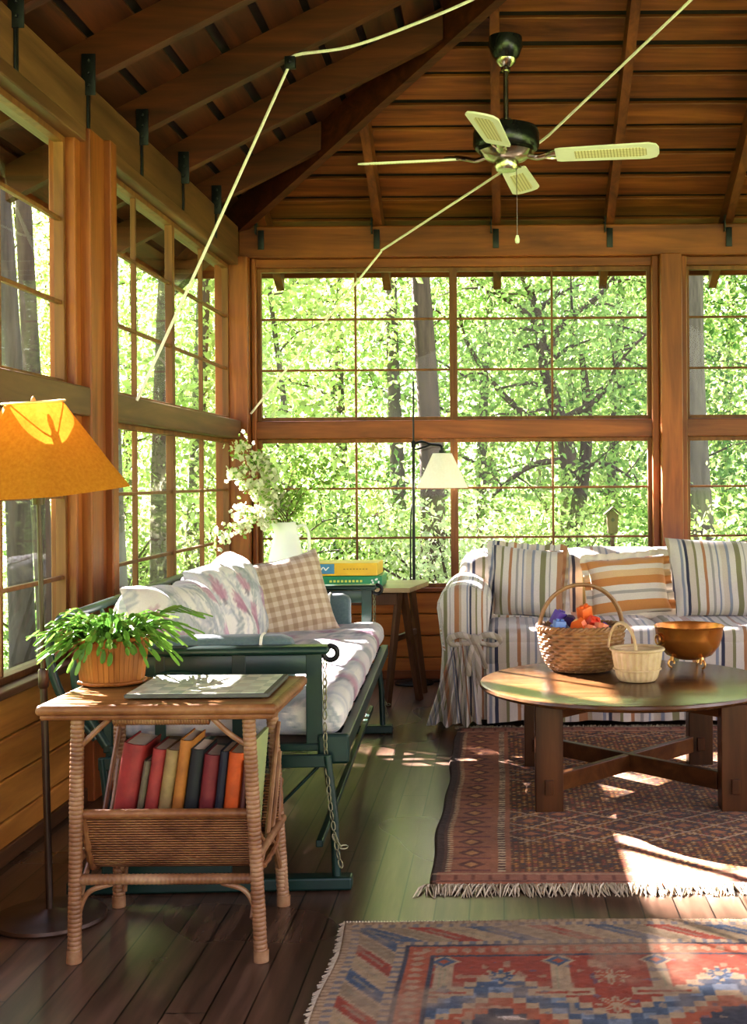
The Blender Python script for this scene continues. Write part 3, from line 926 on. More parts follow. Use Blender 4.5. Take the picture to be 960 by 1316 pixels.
# ------------------------------------------------------------------ potted plant
def build_plant():
    wd = wood('pot_wood', (0.52, 0.23, 0.065), (0.38, 0.15, 0.04), (0.20, 0.07, 0.02), 'Z', 0.45, scale=9)
    soil = M('soil', (0.03, 0.018, 0.01), (0.06, 0.035, 0.02), 60, rough=1)
    P = thing('potted_plant', 'christmas cactus with drooping flat green stems in a slatted wooden tub', 'potted plant', (-1.025, 3.265, 0.6215), 0)
    m = MB()
    # eight-sided tub of staves
    n = 8
    a0 = R(-90 + 27)
    def corner(k, r): return (r * math.cos(a0 + 2 * PI * k / n), r * 0.88 * math.sin(a0 + 2 * PI * k / n))
    for k in range(n):
        b0, b1 = corner(k, 0.083), corner(k + 1, 0.083)
        t0, t1 = corner(k, 0.099), corner(k + 1, 0.099)
        for s in range(5):
            u0, u1 = s / 5 + 0.006, (s + 1) / 5 - 0.006
            def lp(a, b, t): return Vector((a[0] + (b[0] - a[0]) * t, a[1] + (b[1] - a[1]) * t, 0))
            q = []
            for (pp, z, sc) in ((0, 0, 1), (1, 0.12 + random.uniform(-0.001, 0.001), 1)):
                A, Bq = ((b0, b1), (t0, t1))[pp]
                for u in (u0, u1):
                    v = lp(A, Bq, u); q.append(Vector((v.x, v.y, z)))
            inner = [Vector((v.x * 0.93, v.y * 0.93, v.z)) for v in q]
            vs = [m.bm.verts.new(v) for v in (q[0], q[1], q[3], q[2], inner[0], inner[1], inner[3], inner[2])]
            for fcs in ((0, 1, 2, 3), (5, 4, 7, 6), (0, 4, 5, 1), (3, 2, 6, 7), (1, 5, 6, 2), (4, 0, 3, 7)):
                m.bm.faces.new([vs[i] for i in fcs])
    m.lathe([(0.0, 0.003), (0.078, 0.003)], 8, sy=0.88, ang0=a0)
    m.build('tub', wd, P, sharp=20)
    m = MB(); m.tube([(0.0985 * math.cos(a0 + 2 * PI * k / n) * 0.985, 0.0985 * 0.88 * math.sin(a0 + 2 * PI * k / n) * 0.985, 0.119) for k in range(n)], 0.0055, 8, closed=True)
    m.build('hoop', wd, P)
    m = MB()
    m.tube([(0.0865 * math.cos(a0 + 2 * PI * k / n), 0.0865 * 0.88 * math.sin(a0 + 2 * PI * k / n), 0.006) for k in range(n)], 0.005, 8, closed=True)
    m.build('hoop', wd, P)
    m = MB(); m.lathe([(0.0, 0.108), (0.086, 0.104)], 8, sy=0.88, ang0=a0)
    m.build('soil', soil, P)
    m = MB()
    rnd = random.Random(5)
    cols = []
    for s in range(230):
        a = rnd.uniform(0, 2 * PI)
        r0 = rnd.uniform(0.0, 0.07)
        reach = rnd.uniform(0.05, 0.135) * (1.0 + 0.35 * abs(math.cos(a)))
        rise = rnd.uniform(0.02, 0.085)
        droop = rnd.uniform(0.0, 0.09)
        if s < 4:
            a = rnd.uniform(-0.15, 0.25); reach = rnd.uniform(0.17, 0.21); rise = rnd.uniform(0.08, 0.1); droop = 0.03; r0 = 0.06
        base = Vector((r0 * math.cos(a), 0.88 * r0 * math.sin(a), 0.105))
        segs = 5
        prev = base
        shade = rnd.random()
        for k in range(segs):
            t0, t1 = k / segs, (k + 1) / segs
            def pt(t):
                return base + Vector((math.cos(a) * reach * t, math.sin(a) * reach * t, rise * math.sin(min(1, t * 1.25) * PI * 0.62) * 1.1 - droop * t ** 2.2))
            p0, p1 = pt(t0), pt(t1)
            d = (p1 - p0); 
            side = Vector((-math.sin(a), math.cos(a), rnd.uniform(-0.6, 0.6))).normalized()
            up = side.cross(d.normalized()) * 0.0015
            wd_ = rnd.uniform(0.005, 0.0085)
            shape = [(0, 0.25), (0.18, 0.75), (0.45, 1.0), (0.75, 0.95), (0.95, 0.7), (1.02, 0.2)]
            L = [p0 + d * u + side * wd_ * q for u, q in shape]
            Rr = [p0 + d * u - side * wd_ * q for u, q in reversed(shape)]
            mid = [p0 + d * u + up * 2 for u, q in shape]
            vsL = [m.bm.verts.new(v) for v in L]; vsM = [m.bm.verts.new(v) for v in mid]; vsR = [m.bm.verts.new(v) for v in reversed(Rr)]
            for i in range(5):
                m.bm.faces.new((vsL[i], vsL[i + 1], vsM[i + 1], vsM[i]))
                m.bm.faces.new((vsM[i], vsM[i + 1], vsR[i + 1], vsR[i]))
            tip = t1
            g0 = 0.75 + 0.5 * rnd.random()
            base_c = np.array([0.045, 0.15, 0.025]) * (1 - tip * 0.6) + np.array([0.20, 0.38, 0.06]) * tip * 0.6
            cols += [base_c * g0] * 18
    C = np.clip(np.array(cols, dtype=np.float32), 0, 1)
    m.build('stems', vcol_mat('cactus_leaf', 0.4, 40, 0.1, 0.35, 0.2, 0.5, 0), P, sharp=80, col=lambda co: C, weld=False)

# ------------------------------------------------------------------ printed fabrics
def floral(U, V, seed, gray=True, flowers=10, w=1.0, h=1.0):
    r = np.random.default_rng(seed)
    n = len(U)
    base = np.tile(np.array([0.62, 0.58, 0.53]), (n, 1))
    def blend(mask, c):
        mk = np.clip(mask, 0, 1)[:, None]
        base[:] = base * (1 - mk) + np.array(c) * mk
    for k in range(int(flowers * 5)):       # long grey-blue leaves
        cu, cv = r.uniform(U.min(), U.max()), r.uniform(V.min(), V.max())
        a = r.uniform(0, PI); L = r.uniform(0.12, 0.30); wd = r.uniform(0.010, 0.028); bend = r.uniform(-3, 3)
        du, dv = U - cu, V - cv
        s = du * math.cos(a) + dv * math.sin(a); t = -du * math.sin(a) + dv * math.cos(a)
        t = t - bend * s * s
        env = wd * np.clip(1 - (s / L) ** 2, 0, 1)
        mk = (np.abs(t) < env).astype(float) * (0.45 + 0.4 * (np.sin(s * 160 + t * 260) > -0.2))
        blend(mk, [(0.27, 0.29, 0.33), (0.36, 0.38, 0.40), (0.20, 0.24, 0.24), (0.42, 0.41, 0.44)][k % 4])
    for k in range(flowers):                  # plum flower heads
        cu, cv = r.uniform(U.min(), U.max()), r.uniform(V.min(), V.max())
        a = r.uniform(-0.6, 0.6) + PI / 2
        du, dv = U - cu, V - cv
        for p in range(7):
            b = a + (p - 3) * 0.24
            s = du * math.cos(b) + dv * math.sin(b); t = -du * math.sin(b) + dv * math.cos(b)
            L = 0.115 - 0.012 * abs(p - 3)
            env = 0.016 * np.clip(np.sin(np.clip(s / L, 0, 1) * PI), 0, 1) ** 0.7
            mk = ((np.abs(t) < env) & (s > 0) & (s < L)) * (0.55 + 0.3 * (np.abs(t) < env * 0.5))
            blend(mk, [(0.33, 0.12, 0.19), (0.42, 0.20, 0.27), (0.25, 0.08, 0.15)][p % 3])
        blend(((du ** 2 + dv ** 2) < 0.016 ** 2) * 0.8, (0.12, 0.10, 0.12))
    wash = 0.5 + 0.5 * np.sin(U * 9 + seed) * np.sin(V * 7 + seed * 2)
    blend(0.22 * wash, (0.58, 0.58, 0.62))
    return base

def pillow_mb(w, h, t, pinch=0.07, wr=0.006, seed=1, n=36, ear=1.0, sag=0.0):
    """pillow in the XZ plane centred on the origin, thickness along Y"""
    m = MB()
    def f(u, v, s):
        a, b = 2 * u - 1, 2 * v - 1
        x = w / 2 * a * (1 - pinch * (1 - b * b) * abs(a) ** 2)
        z = h / 2 * b * (1 - pinch * (1 - a * a) * abs(b) ** 2)
        pr = (max(0, 1 - abs(a) ** 3.2) * max(0, 1 - abs(b) ** 3.2)) ** 0.55
        y = s * t / 2 * pr
        q = Vector((x * 5 + seed * 7, z * 5 - seed * 3, s))
        wk = noise.noise(q) * 1.0 + 0.6 * noise.noise(q * 2.4)
        e = (abs(a) ** 4 + abs(b) ** 4) * 0.6
        y += s * wk * wr * min(1, pr * 2) 
        x += noise.noise(q * 1.5 + Vector((5, 5, 0))) * wr * e * 1.6
        z += noise.noise(q * 1.5 + Vector((0, 9, 2))) * wr * e * 1.6 - sag * (1 - a * a) * (b + 1) * 0.5
        return Vector((x, y, z))
    m.grid(lambda u, v: f(u, v, -1), n, n)
    m.grid(lambda u, v: f(u, v, 1), n, n)
    bmesh.ops.remove_doubles(m.bm, verts=m.bm.verts[:], dist=1e-4)
    return m

# ------------------------------------------------------------------ glider
GREEN = None
def build_glider():
    global GREEN
    GREEN = M('green_enamel', (0.004, 0.021, 0.016), (0.008, 0.036, 0.027), 9, rough=0.35, bump=0.1)
    chainm = M('chain_iron', (0.16, 0.17, 0.10), (0.30, 0.27, 0.16), 40, rough=0.5, metal=0.6)
    teal = M('teal_cloth', (0.075, 0.12, 0.135), (0.11, 0.155, 0.165), 120, rough=0.9, bump=0.3, sheen=0.3)
    cream = M('cream_piping', (0.75, 0.72, 0.62), (0.65, 0.6, 0.5), 60, rough=0.8)
    rz = R(2.0)
    base = (-0.86, 4.56, 0)
    G = thing('glider_sofa', 'long green metal porch glider along the left wall', 'porch glider', base, rz)
    HL = 1.02
    for s in (-1, 1):
        y = s * (HL + 0.05)
        m = MB(); m.box((0.0, y, 0.02), (0.79, 0.055, 0.036), 0.006)
        m.build('floor_rail', GREEN, G)
        for x0, x1 in ((0.35, 0.325), (-0.36, -0.30)):
            m = MB(); m.tube([(x0, y, 0.03), (x1 + 0.02, y, 0.20), (x1, y, 0.375)], 0.0125, 10)
            m.build('post', GREEN, G)
        m = MB(); m.bar((-0.31, y, 0.36), (0.33, y, 0.36), 0.018, 0.035)
        m.box((-0.12, y + s * 0.01, 0.075), (0.36, 0.02, 0.045), 0.004)
        m.bar((0.33, y - s * 0.03, 0.37), (0.12, y - s * 0.03, 0.16), 0.03, 0.008)
        m.bar((-0.30, y - s * 0.03, 0.37), (-0.10, y - s * 0.03, 0.16), 0.03, 0.008)
        m.build('base_frame', GREEN, G)
    for x in (-0.30, 0.30):
        m = MB(); m.bar((x, -HL - 0.03, 0.12), (x, HL + 0.03, 0.12), 0.02, 0.02)
        m.build('base_rail', GREEN, G)
    # seat frame
    m = MB()
    m.bar((0.365, -HL, 0.385), (0.365, HL, 0.385), 0.03, 0.045)
    m.bar((-0.29, -HL, 0.385), (-0.29, HL, 0.385), 0.03, 0.045)
    for y in np.linspace(-HL, HL, 9):
        m.bar((-0.29, float(y), 0.39), (0.365, float(y), 0.39), 0.03, 0.02)
    m.box((0.34, -HL - 0.005, 0.385), (0.09, 0.03, 0.085), 0.008)
    m.build('seat_frame', GREEN, G)
    # arms
    for s in (-1, 1):
        y = s * HL
        m = MB()
        m.box((0.0, y, 0.667), (0.66, 0.075, 0.022), 0.008)
        m.build('arm_rail', GREEN, G)
        m = MB()
        m.box((-0.0, y, 0.625), (0.60, 0.012, 0.055), 0.002)
        arc = [(-0.10 + 0.09 * math.cos(t), y - 0.008 * 1, 0.565 + 0.04 * math.sin(t)) for t in np.linspace(0, PI, 14)]
        m.tube(arc, 0.008, 8)
        m.build('arm_apron', GREEN, G)
        for x, wd in ((-0.297, 0.026), (-0.15, 0.03), (0.073, 0.04), (0.285, 0.046)):
            m = MB(); m.box((x, y, 0.52), (wd, 0.014, 0.28), 0.003)
            m.build('arm_slat', GREEN, G)
        m = MB()
        m.tube([(0.332 + 0.020 * math.cos(t), y, 0.656 + 0.020 * math.sin(t)) for t in np.linspace(PI * 0.6, -PI * 1.2, 18)], 0.008, 8)
        m.build('arm_scroll', BLACK_IRON, G)
        # rear scroll tubes holding the back
        m = MB()
        m.tube(catmull([(-0.30, y, 0.40), (-0.37, y, 0.52), (-0.385, y, 0.63), (-0.34, y, 0.70), (-0.29, y, 0.67)], 7), 0.016, 10)
        m.tube(catmull([(-0.33, y, 0.42), (-0.43, y, 0.55), (-0.46, y, 0.68), (-0.43, y, 0.755), (-0.385, y, 0.765)], 7), 0.013, 10)
        m.lathe([(0, -0.012), (0.032, -0.012), (0.032, 0.012), (0, 0.012)], 16, (-0.33, y, 0.59))
        m.build('back_scroll', GREEN, G)
        pz = 0.60 if s < 0 else 0.545
        pad = MB(); pad.rbox((-0.03, s * (HL - 0.075), pz), (0.50, 0.10, 0.20), 0.035, 10)
        pad.wrinkle(0.002, 12, 3)
        po = pad.build('arm_pad', teal, G, sharp=80)
        m = MB()
        for xx in (0.13,):
            rr = 0.036
            yy0, yy1, zz0, zz1 = s * (HL - 0.075) - 0.052, s * (HL - 0.075) + 0.052, pz - 0.102, pz + 0.102
            m.tube(catmull([(xx, yy0, zz0 + rr), (xx, yy0, pz), (xx, yy0, zz1 - rr), (xx, yy0 + 0.012, zz1 - 0.008), (xx, yy0 + rr, zz1), (xx, yy1 - rr, zz1), (xx, yy1 - 0.012, zz1 - 0.008),
                            (xx, yy1, zz1 - rr), (xx, yy1, pz), (xx, yy1, zz0 + rr), (xx, yy1 - rr, zz0), (xx, yy0 + rr, zz0)], 4, True), 0.0045, 6, closed=True)
        m.build('piping', cream, po)
        # hanging chain of oval links
        m = MB()
        pts = catmull([(0.318, y + s * 0.0225, 0.645), (0.318, y + s * 0.0255, 0.42), (0.325, y + s * 0.05, 0.36), (0.335, y + s * 0.075, 0.25), (0.36, y + s * 0.09, 0.10), (0.375, y + s * 0.085, 0.055)], 12)
        def chain(pts):
            acc, last = 0.0, pts[0]
            step = 0.020; k = 0
            q = [pts[0]]
            for p in pts[1:]:
                acc += (p - last).length; last = p
                if acc >= step:
                    q.append(p); acc = 0
            for i in range(len(q) - 1):
                a, b = q[i], q[i + 1]
                t = (b - a).normalized(); sd = t.orthogonal().normalized()
                if i % 2: sd = t.cross(sd)
                c = (a + b) / 2
                m.tube([c + t * 0.0135 * math.cos(th) + sd * 0.0062 * math.sin(th) for th in np.linspace(0, 2 * PI, 9)[:-1]], 0.0021, 5, closed=True)
        chain(pts)
        chain(catmull([(0.345, y + s * 0.088, 0.16), (0.37, y + s * 0.08, 0.12), (0.39, y + s * 0.06, 0.135)], 16))
        m.build('chain', chainm, G)
    # back frame
    m = MB()
    m.tube([(-0.43, -HL, 0.76), (-0.43, HL, 0.76)], 0.014, 10)
    for y in np.linspace(-HL + 0.06, HL - 0.06, 13):
        m.bar((-0.30, float(y), 0.40), (-0.425, float(y), 0.76), 0.03, 0.006)
    m.build('back_frame', GREEN, G)

    # loose cushions
    fab = vcol_mat('print_fabric', 0.92, 260, 0.3, None, 0.18)
    rot = Matrix.Rotation(rz, 4, 'Z'); bl = Vector(base)
    def place(o, loc, eul):
        o.location = bl + (rot.to_3x3() @ Vector(loc))
        o.rotation_euler = eul
    m = MB(); m.rbox((0, 0, 0.052), (0.655, 2.0, 0.104), 0.045, 44)
    m.wrinkle(0.006, 5, 4, (1, 2.2, 1))
    o = m.build('seat_cushion', fab, None, sharp=80, col=lambda c: floral(c[:, 0] + c[:, 2] * 0.6, c[:, 1], 21, flowers=22))
    place(o, (0.035, 0, 0.411), (0, 0, rz))
    tag(o, 'long printed seat cushion laid flat on the green glider', 'cushion')
    b1 = pillow_mb(0.86, 0.36, 0.24, 0.03, 0.020, 3, 60)
    o = b1.build('back_cushion', fab, None, sharp=80, col=lambda c: floral(c[:, 0], c[:, 2], 34, flowers=9))
    place(o, (-0.225, -0.50, 0.64), (R(-20), R(2), rz + R(90)))
    tag(o, 'printed back cushion behind the potted plant, near end of the glider', 'cushion', 'printed back cushions of the glider')
    b1 = pillow_mb(0.86, 0.40, 0.24, 0.03, 0.020, 5, 60)
    o = b1.build('back_cushion', fab, None, sharp=80, col=lambda c: floral(c[:, 0], c[:, 2], 47, flowers=9))
    place(o, (-0.215, 0.33, 0.645), (R(-20), R(-3), rz + R(90)))
    tag(o, 'printed back cushion with plum flowers, just left of the gingham pillow', 'cushion', 'printed back cushions of the glider')
    # gingham
    g = NM('gingham')
    v = g.coords('pat', (1, 1, 1), rand=False)
    x, y, z = g.sep(v)
    fx = g.math('GREATER_THAN', g.math('FRACT', g.math('DIVIDE', x, 0.042)), 0.5)
    fy = g.math('GREATER_THAN', g.math('FRACT', g.math('DIVIDE', y, 0.042)), 0.5)
    s = g.math('MULTIPLY', g.math('ADD', fx, fy), 0.5)
    c = g.ramp(s, [(0.0, (0.56, 0.46, 0.36)), (0.3, (0.45, 0.34, 0.245)), (0.8, (0.35, 0.245, 0.165))], 'CONSTANT')
    f = g.noise(g.coords('Object'), 240, 2)
    gm = g.finish(c, 0.9, 0, f, 0.3, 0.002, 0, 0.2, 0.3)
    m = pillow_mb(0.45, 0.37, 0.17, 0.05, 0.010, 9, 40)
    o = m.build('throw_pillow', gm, None, sharp=80, pat=lambda c, n: (c.x, c.z, 0))
    o.location = (-0.955, 5.29, 0.635); o.rotation_euler = (R(-22), R(-10), R(24))
    tag(o, 'brown and cream gingham pillow against the far arm of the glider', 'pillow')
    tan = M('tan_cloth', (0.50, 0.36, 0.20), (0.42, 0.29, 0.15), 90, rough=0.9, bump=0.3, sheen=0.2)
    m = pillow_mb(0.40, 0.38, 0.13, 0.05, 0.008, 12, 30)
    o = m.build('throw_pillow', tan, None, sharp=80)
    o.location = (-1.08, 5.40, 0.60); o.rotation_euler = (R(-14), R(3), R(32))
    tag(o, 'plain tan pillow tucked behind the gingham pillow on the glider', 'pillow')

# ------------------------------------------------------------------ corner behind the glider
def build_corner():
    # low wooden table under the windows
    w1 = wood('stand_wood', (0.20, 0.10, 0.05), (0.13, 0.06, 0.03), (0.07, 0.03, 0.015), 'Z', 0.5)
    T = thing('side_table', 'wooden corner table with pale top and slanted legs under the back windows, holding game boxes', 'side table', (-0.865, 6.46, 0))
    m = MB(); m.prism([(-0.47, -0.20), (0.40, -0.24), (0.47, 0.16), (0.45, 0.26), (-0.47, 0.26)], 'Z', 0.583, 0.606)
    m.build('tabletop', wood('stand_top', (0.55, 0.47, 0.36), (0.45, 0.36, 0.26), (0.3, 0.22, 0.14), 'X', 0.3), T)
    for x0, y0, x1, y1 in ((0.34, -0.15, 0.28, -0.19), (0.355, -0.10, 0.43, 0.0), (0.38, 0.17, 0.44, 0.21), (-0.36, -0.15, -0.43, -0.18), (-0.36, 0.18, -0.43, 0.22)):
        m = MB(); m.bar((x0, y0, 0.582), (x1, y1, 0.004), 0.034, 0.03, 0.004)
        m.build('leg', w1, T)
    m = MB(); m.bar((0.315, -0.165, 0.34), (0.40, 0.18, 0.34), 0.02, 0.03); m.build('stretcher', w1, T)
    m = MB(); m.bar((-0.37, -0.165, 0.545), (0.33, -0.165, 0.545), 0.022, 0.06); m.build('apron', w1, T)
    # game boxes
    yel = M('box_yellow', (0.80, 0.50, 0.03), (0.72, 0.42, 0.025), 12, rough=0.35, bump=0.03)
    blu = M('box_blue', (0.06, 0.22, 0.36), (0.09, 0.28, 0.42), 20, rough=0.35, bump=0.03)
    grn = M('box_green', (0.015, 0.27, 0.11), (0.01, 0.20, 0.08), 14, rough=0.35, bump=0.03)
    wht = M('box_white', (0.85, 0.85, 0.78), (0.7, 0.72, 0.66), 30, rough=0.5)
    B = thing('game_box', 'green game box under the yellow one on the corner table', 'game box', (-0.79, 6.36, 0.6075), 0, 'stacked game boxes')
    m = MB(); m.box((0, 0, 0.030), (0.372, 0.26, 0.058), 0.003); m.build('carton', grn, B)
    m = MB(); m.box((-0.148, -0.131, 0.03), (0.07, 0.003, 0.05), 0.001); m.build('end_panel', yel, B)
    m = MB()
    for k in range(9): m.box((-0.07 + k * 0.019, -0.131, 0.034), (0.012, 0.003, 0.011), 0.001)
    m.build('lettering', M('box_letter', (0.75, 0.75, 0.15), (0.6, 0.65, 0.1), 30, rough=0.5), B)
    m = MB()
    for k in range(7): m.ico((0.15 + 0.02 * math.cos(k), -0.131, 0.03 + 0.014 * math.sin(k * 1.7)), 0.006, 1, (1, 0.3, 1))
    m.build('emblem', wht, B)
    B = thing('game_box', 'yellow game box with a blue panel, topmost on the corner table', 'game box', (-0.80, 6.36, 0.667), R(-1), 'stacked game boxes')
    m = MB(); m.box((0, 0, 0.033), (0.352, 0.25, 0.064), 0.003); m.build('carton', yel, B)
    m = MB(); m.box((-0.108, -0.126, 0.036), (0.135, 0.003, 0.050), 0.001); m.build('blue_panel', blu, B)
    m = MB()
    m.tube(catmull([(-0.155 + k * 0.008, -0.128, 0.037 + 0.008 * math.sin(k * 1.9)) for k in range(12)], 3), 0.003, 5)
    m.build('lettering', wht, B)
    m = MB()
    for k in range(8): m.box((0.01 + k * 0.016, -0.126, 0.035), (0.009, 0.002, 0.004))
    m.build('small_print', M('box_print', (0.35, 0.2, 0.02), None, 20), B)
    # pitcher
    por = M('porcelain', (0.82, 0.83, 0.80), (0.74, 0.76, 0.74), 6, rough=0.25, bump=0.02)
    V = thing('pitcher', 'tall white porcelain pitcher of flowering branches in the corner', 'pitcher', (-1.115, 6.42, 0.6085))
    m = MB()
    prof = [(0, 0.0), (0.078, 0.0), (0.086, 0.01), (0.094, 0.05), (0.096, 0.09), (0.088, 0.15), (0.072, 0.22), (0.060, 0.27), (0.058, 0.30), (0.066, 0.325), (0.062, 0.325), (0.053, 0.30), (0.055, 0.265), (0.066, 0.21), (0.08, 0.15), (0.086, 0.08), (0, 0.02)]
    m.lathe(prof, 40)
    for v in m.bm.verts:
        if v.co.z > 0.27:
            k = (v.co.z - 0.27) / 0.055
            a = math.atan2(v.co.y, v.co.x)
            sp = max(0, math.cos(a - PI)) ** 6
            v.co.x += -0.028 * sp * k; v.co.z += 0.014 * sp * k
    m.build('body', por, V, sharp=60)
    m = MB(); m.tube(catmull([(0.058, 0, 0.30), (0.095, 0, 0.305), (0.118, 0, 0.25), (0.115, 0, 0.17), (0.088, 0, 0.12)], 7), 0.0085, 10, flat=1.4)
    m.build('handle', por, V)
    # branches, each of its own
    bark = M('twig_bark', (0.16, 0.10, 0.05), (0.1, 0.06, 0.03), 30, rough=0.9)
    leafm = vcol_mat('blossom_leaf', 0.6, 40, 0.1, 0.4, 0.1, 0.3, 0)
    def branch(name, lab, cat, path, kind, seed, group):
        rnd = random.Random(seed)
        o = thing(name, lab, cat, path[0], 0, group)
        p0 = Vector(path[0])
        pts = catmull([Vector(p) - p0 for p in path], 8)
        m = MB(); m.tube(pts, [0.0042 * (1 - 0.7 * i / len(pts)) for i in range(len(pts))], 6)
        twig = []
        for i in range(len(pts) // 3, len(pts), 2):
            d = Vector((rnd.uniform(-1, 1), rnd.uniform(-1, 1), rnd.uniform(-0.3, 1))).normalized() * rnd.uniform(0.03, 0.06)
            m.tube([pts[i], pts[i] + d], [0.0018, 0.001], 5); twig.append(pts[i] + d)
        m.build('stem', bark, o)
        nodes = twig + [pts[-1]]
        verts, faces, cols = [], [], []
        for q in nodes:
            for k in range(15 if kind == 'leaf' else 13):
                c = q + Vector((rnd.gauss(0, 0.019), rnd.gauss(0, 0.019), rnd.gauss(0, 0.019)))
                d = Vector((rnd.uniform(-1, 1), rnd.uniform(-1, 1), rnd.uniform(-1, 0.6))).normalized()
                sd = d.orthogonal().normalized()
                L = rnd.uniform(0.016, 0.03); wd = L * 0.38
                b = len(verts)
                verts += [c, c + d * L * 0.5 + sd * wd, c + d * L, c + d * L * 0.5 - sd * wd]
                faces.append((b, b + 1, b + 2, b + 3))
                g0 = rnd.uniform(0.8, 1.2)
                cc = np.array((0.30, 0.46, 0.10) if rnd.random() < 0.6 else (0.18, 0.34, 0.06)) * g0
                cols += [cc] * 4
        me = bpy.data.meshes.new('leaves'); me.from_pydata([tuple(v) for v in verts], [], faces)
        ca = me.color_attributes.new('Col', 'FLOAT_COLOR', 'POINT')
        c4 = np.ones((len(verts), 4), np.float32); c4[:, :3] = np.array(cols); ca.data.foreach_set('color', c4.ravel())
        me.materials.append(leafm)
        new_obj('leaves', me, o)
        if kind == 'flower':
            m = MB()
            for q in nodes:
                for k in range(18):
                    c = q + Vector((rnd.gauss(0, 0.022), rnd.gauss(0, 0.02), rnd.gauss(-0.004, 0.018)))
                    a0 = rnd.uniform(0, 6)
                    nrm = Vector((rnd.uniform(-1, 1), -abs(rnd.uniform(0.2, 1)), rnd.uniform(-0.5, 0.8))).normalized()
                    u = nrm.orthogonal().normalized(); w_ = nrm.cross(u)
                    rr = rnd.uniform(0.010, 0.017)
                    for p in range(5):
                        t = a0 + p * 2 * PI / 5
                        e = u * math.cos(t) + w_ * math.sin(t); sd = nrm.cross(e) * rr * 0.45
                        m.poly([c, c + e * rr * 0.6 + sd, c + e * rr + nrm * rr * 0.25, c + e * rr * 0.6 - sd])
            m.build('blossoms', M('blossom_white', (0.70, 0.68, 0.52), (0.58, 0.60, 0.38), 40, rough=0.8, trans=0.3, bump=0), o, weld=False)
    mouth = Vector((-1.115, 6.42, 0.93))
    def q(px, py, Y=6.42): return at(px, py, Y)
    base = Vector((-1.115, 6.42, 0.72))
    fl = [('left-reaching lowest', [(340, 668), (315, 660), (285, 690)], 6.30), ('middle left', [(342, 650), (325, 625), (300, 608)], 6.38),
          ('upright left', [(345, 640), (330, 600), (312, 570)], 6.46), ('inner', [(348, 640), (340, 605), (335, 590)], 6.55)]
    labs = ['lowest white-blossom branch, arching left out of the pitcher', 'white-blossom branch leaning left below the tallest one',
            'tallest white-blossom branch reaching up beside the corner post', 'short upright blossom branch at the left of the pitcher']
    for i, (nm, px, Y) in enumerate(fl):
        off = Vector((-0.012 + 0.006 * i, -0.02 + 0.012 * i, 0))
        branch('flowering_branch', labs[i], 'branch', [base + off, mouth + off * 1.4] + [q(*p, Y) for p in px], 'flower', 31 + i, 'flowering branches in the pitcher')
    lf = [([(372, 650), (395, 615), (415, 600)], 6.42), ([(366, 645), (375, 610), (385, 592)], 6.5), ([(378, 655), (392, 632), (420, 618)], 6.36)]
    labs = ['longest green leafy branch slanting right out of the pitcher', 'upright green leafy branch in the middle of the pitcher', 'lowest green leafy branch on the right of the pitcher']
    for i, (px, Y) in enumerate(lf):
        off = Vector((0.012 - 0.004 * i, 0.015 * (i - 1), 0))
        branch('leafy_branch', labs[i], 'branch', [base + off, mouth + off * 1.3] + [q(*p, Y) for p in px], 'leaf', 51 + i, 'leafy branches in the pitcher')

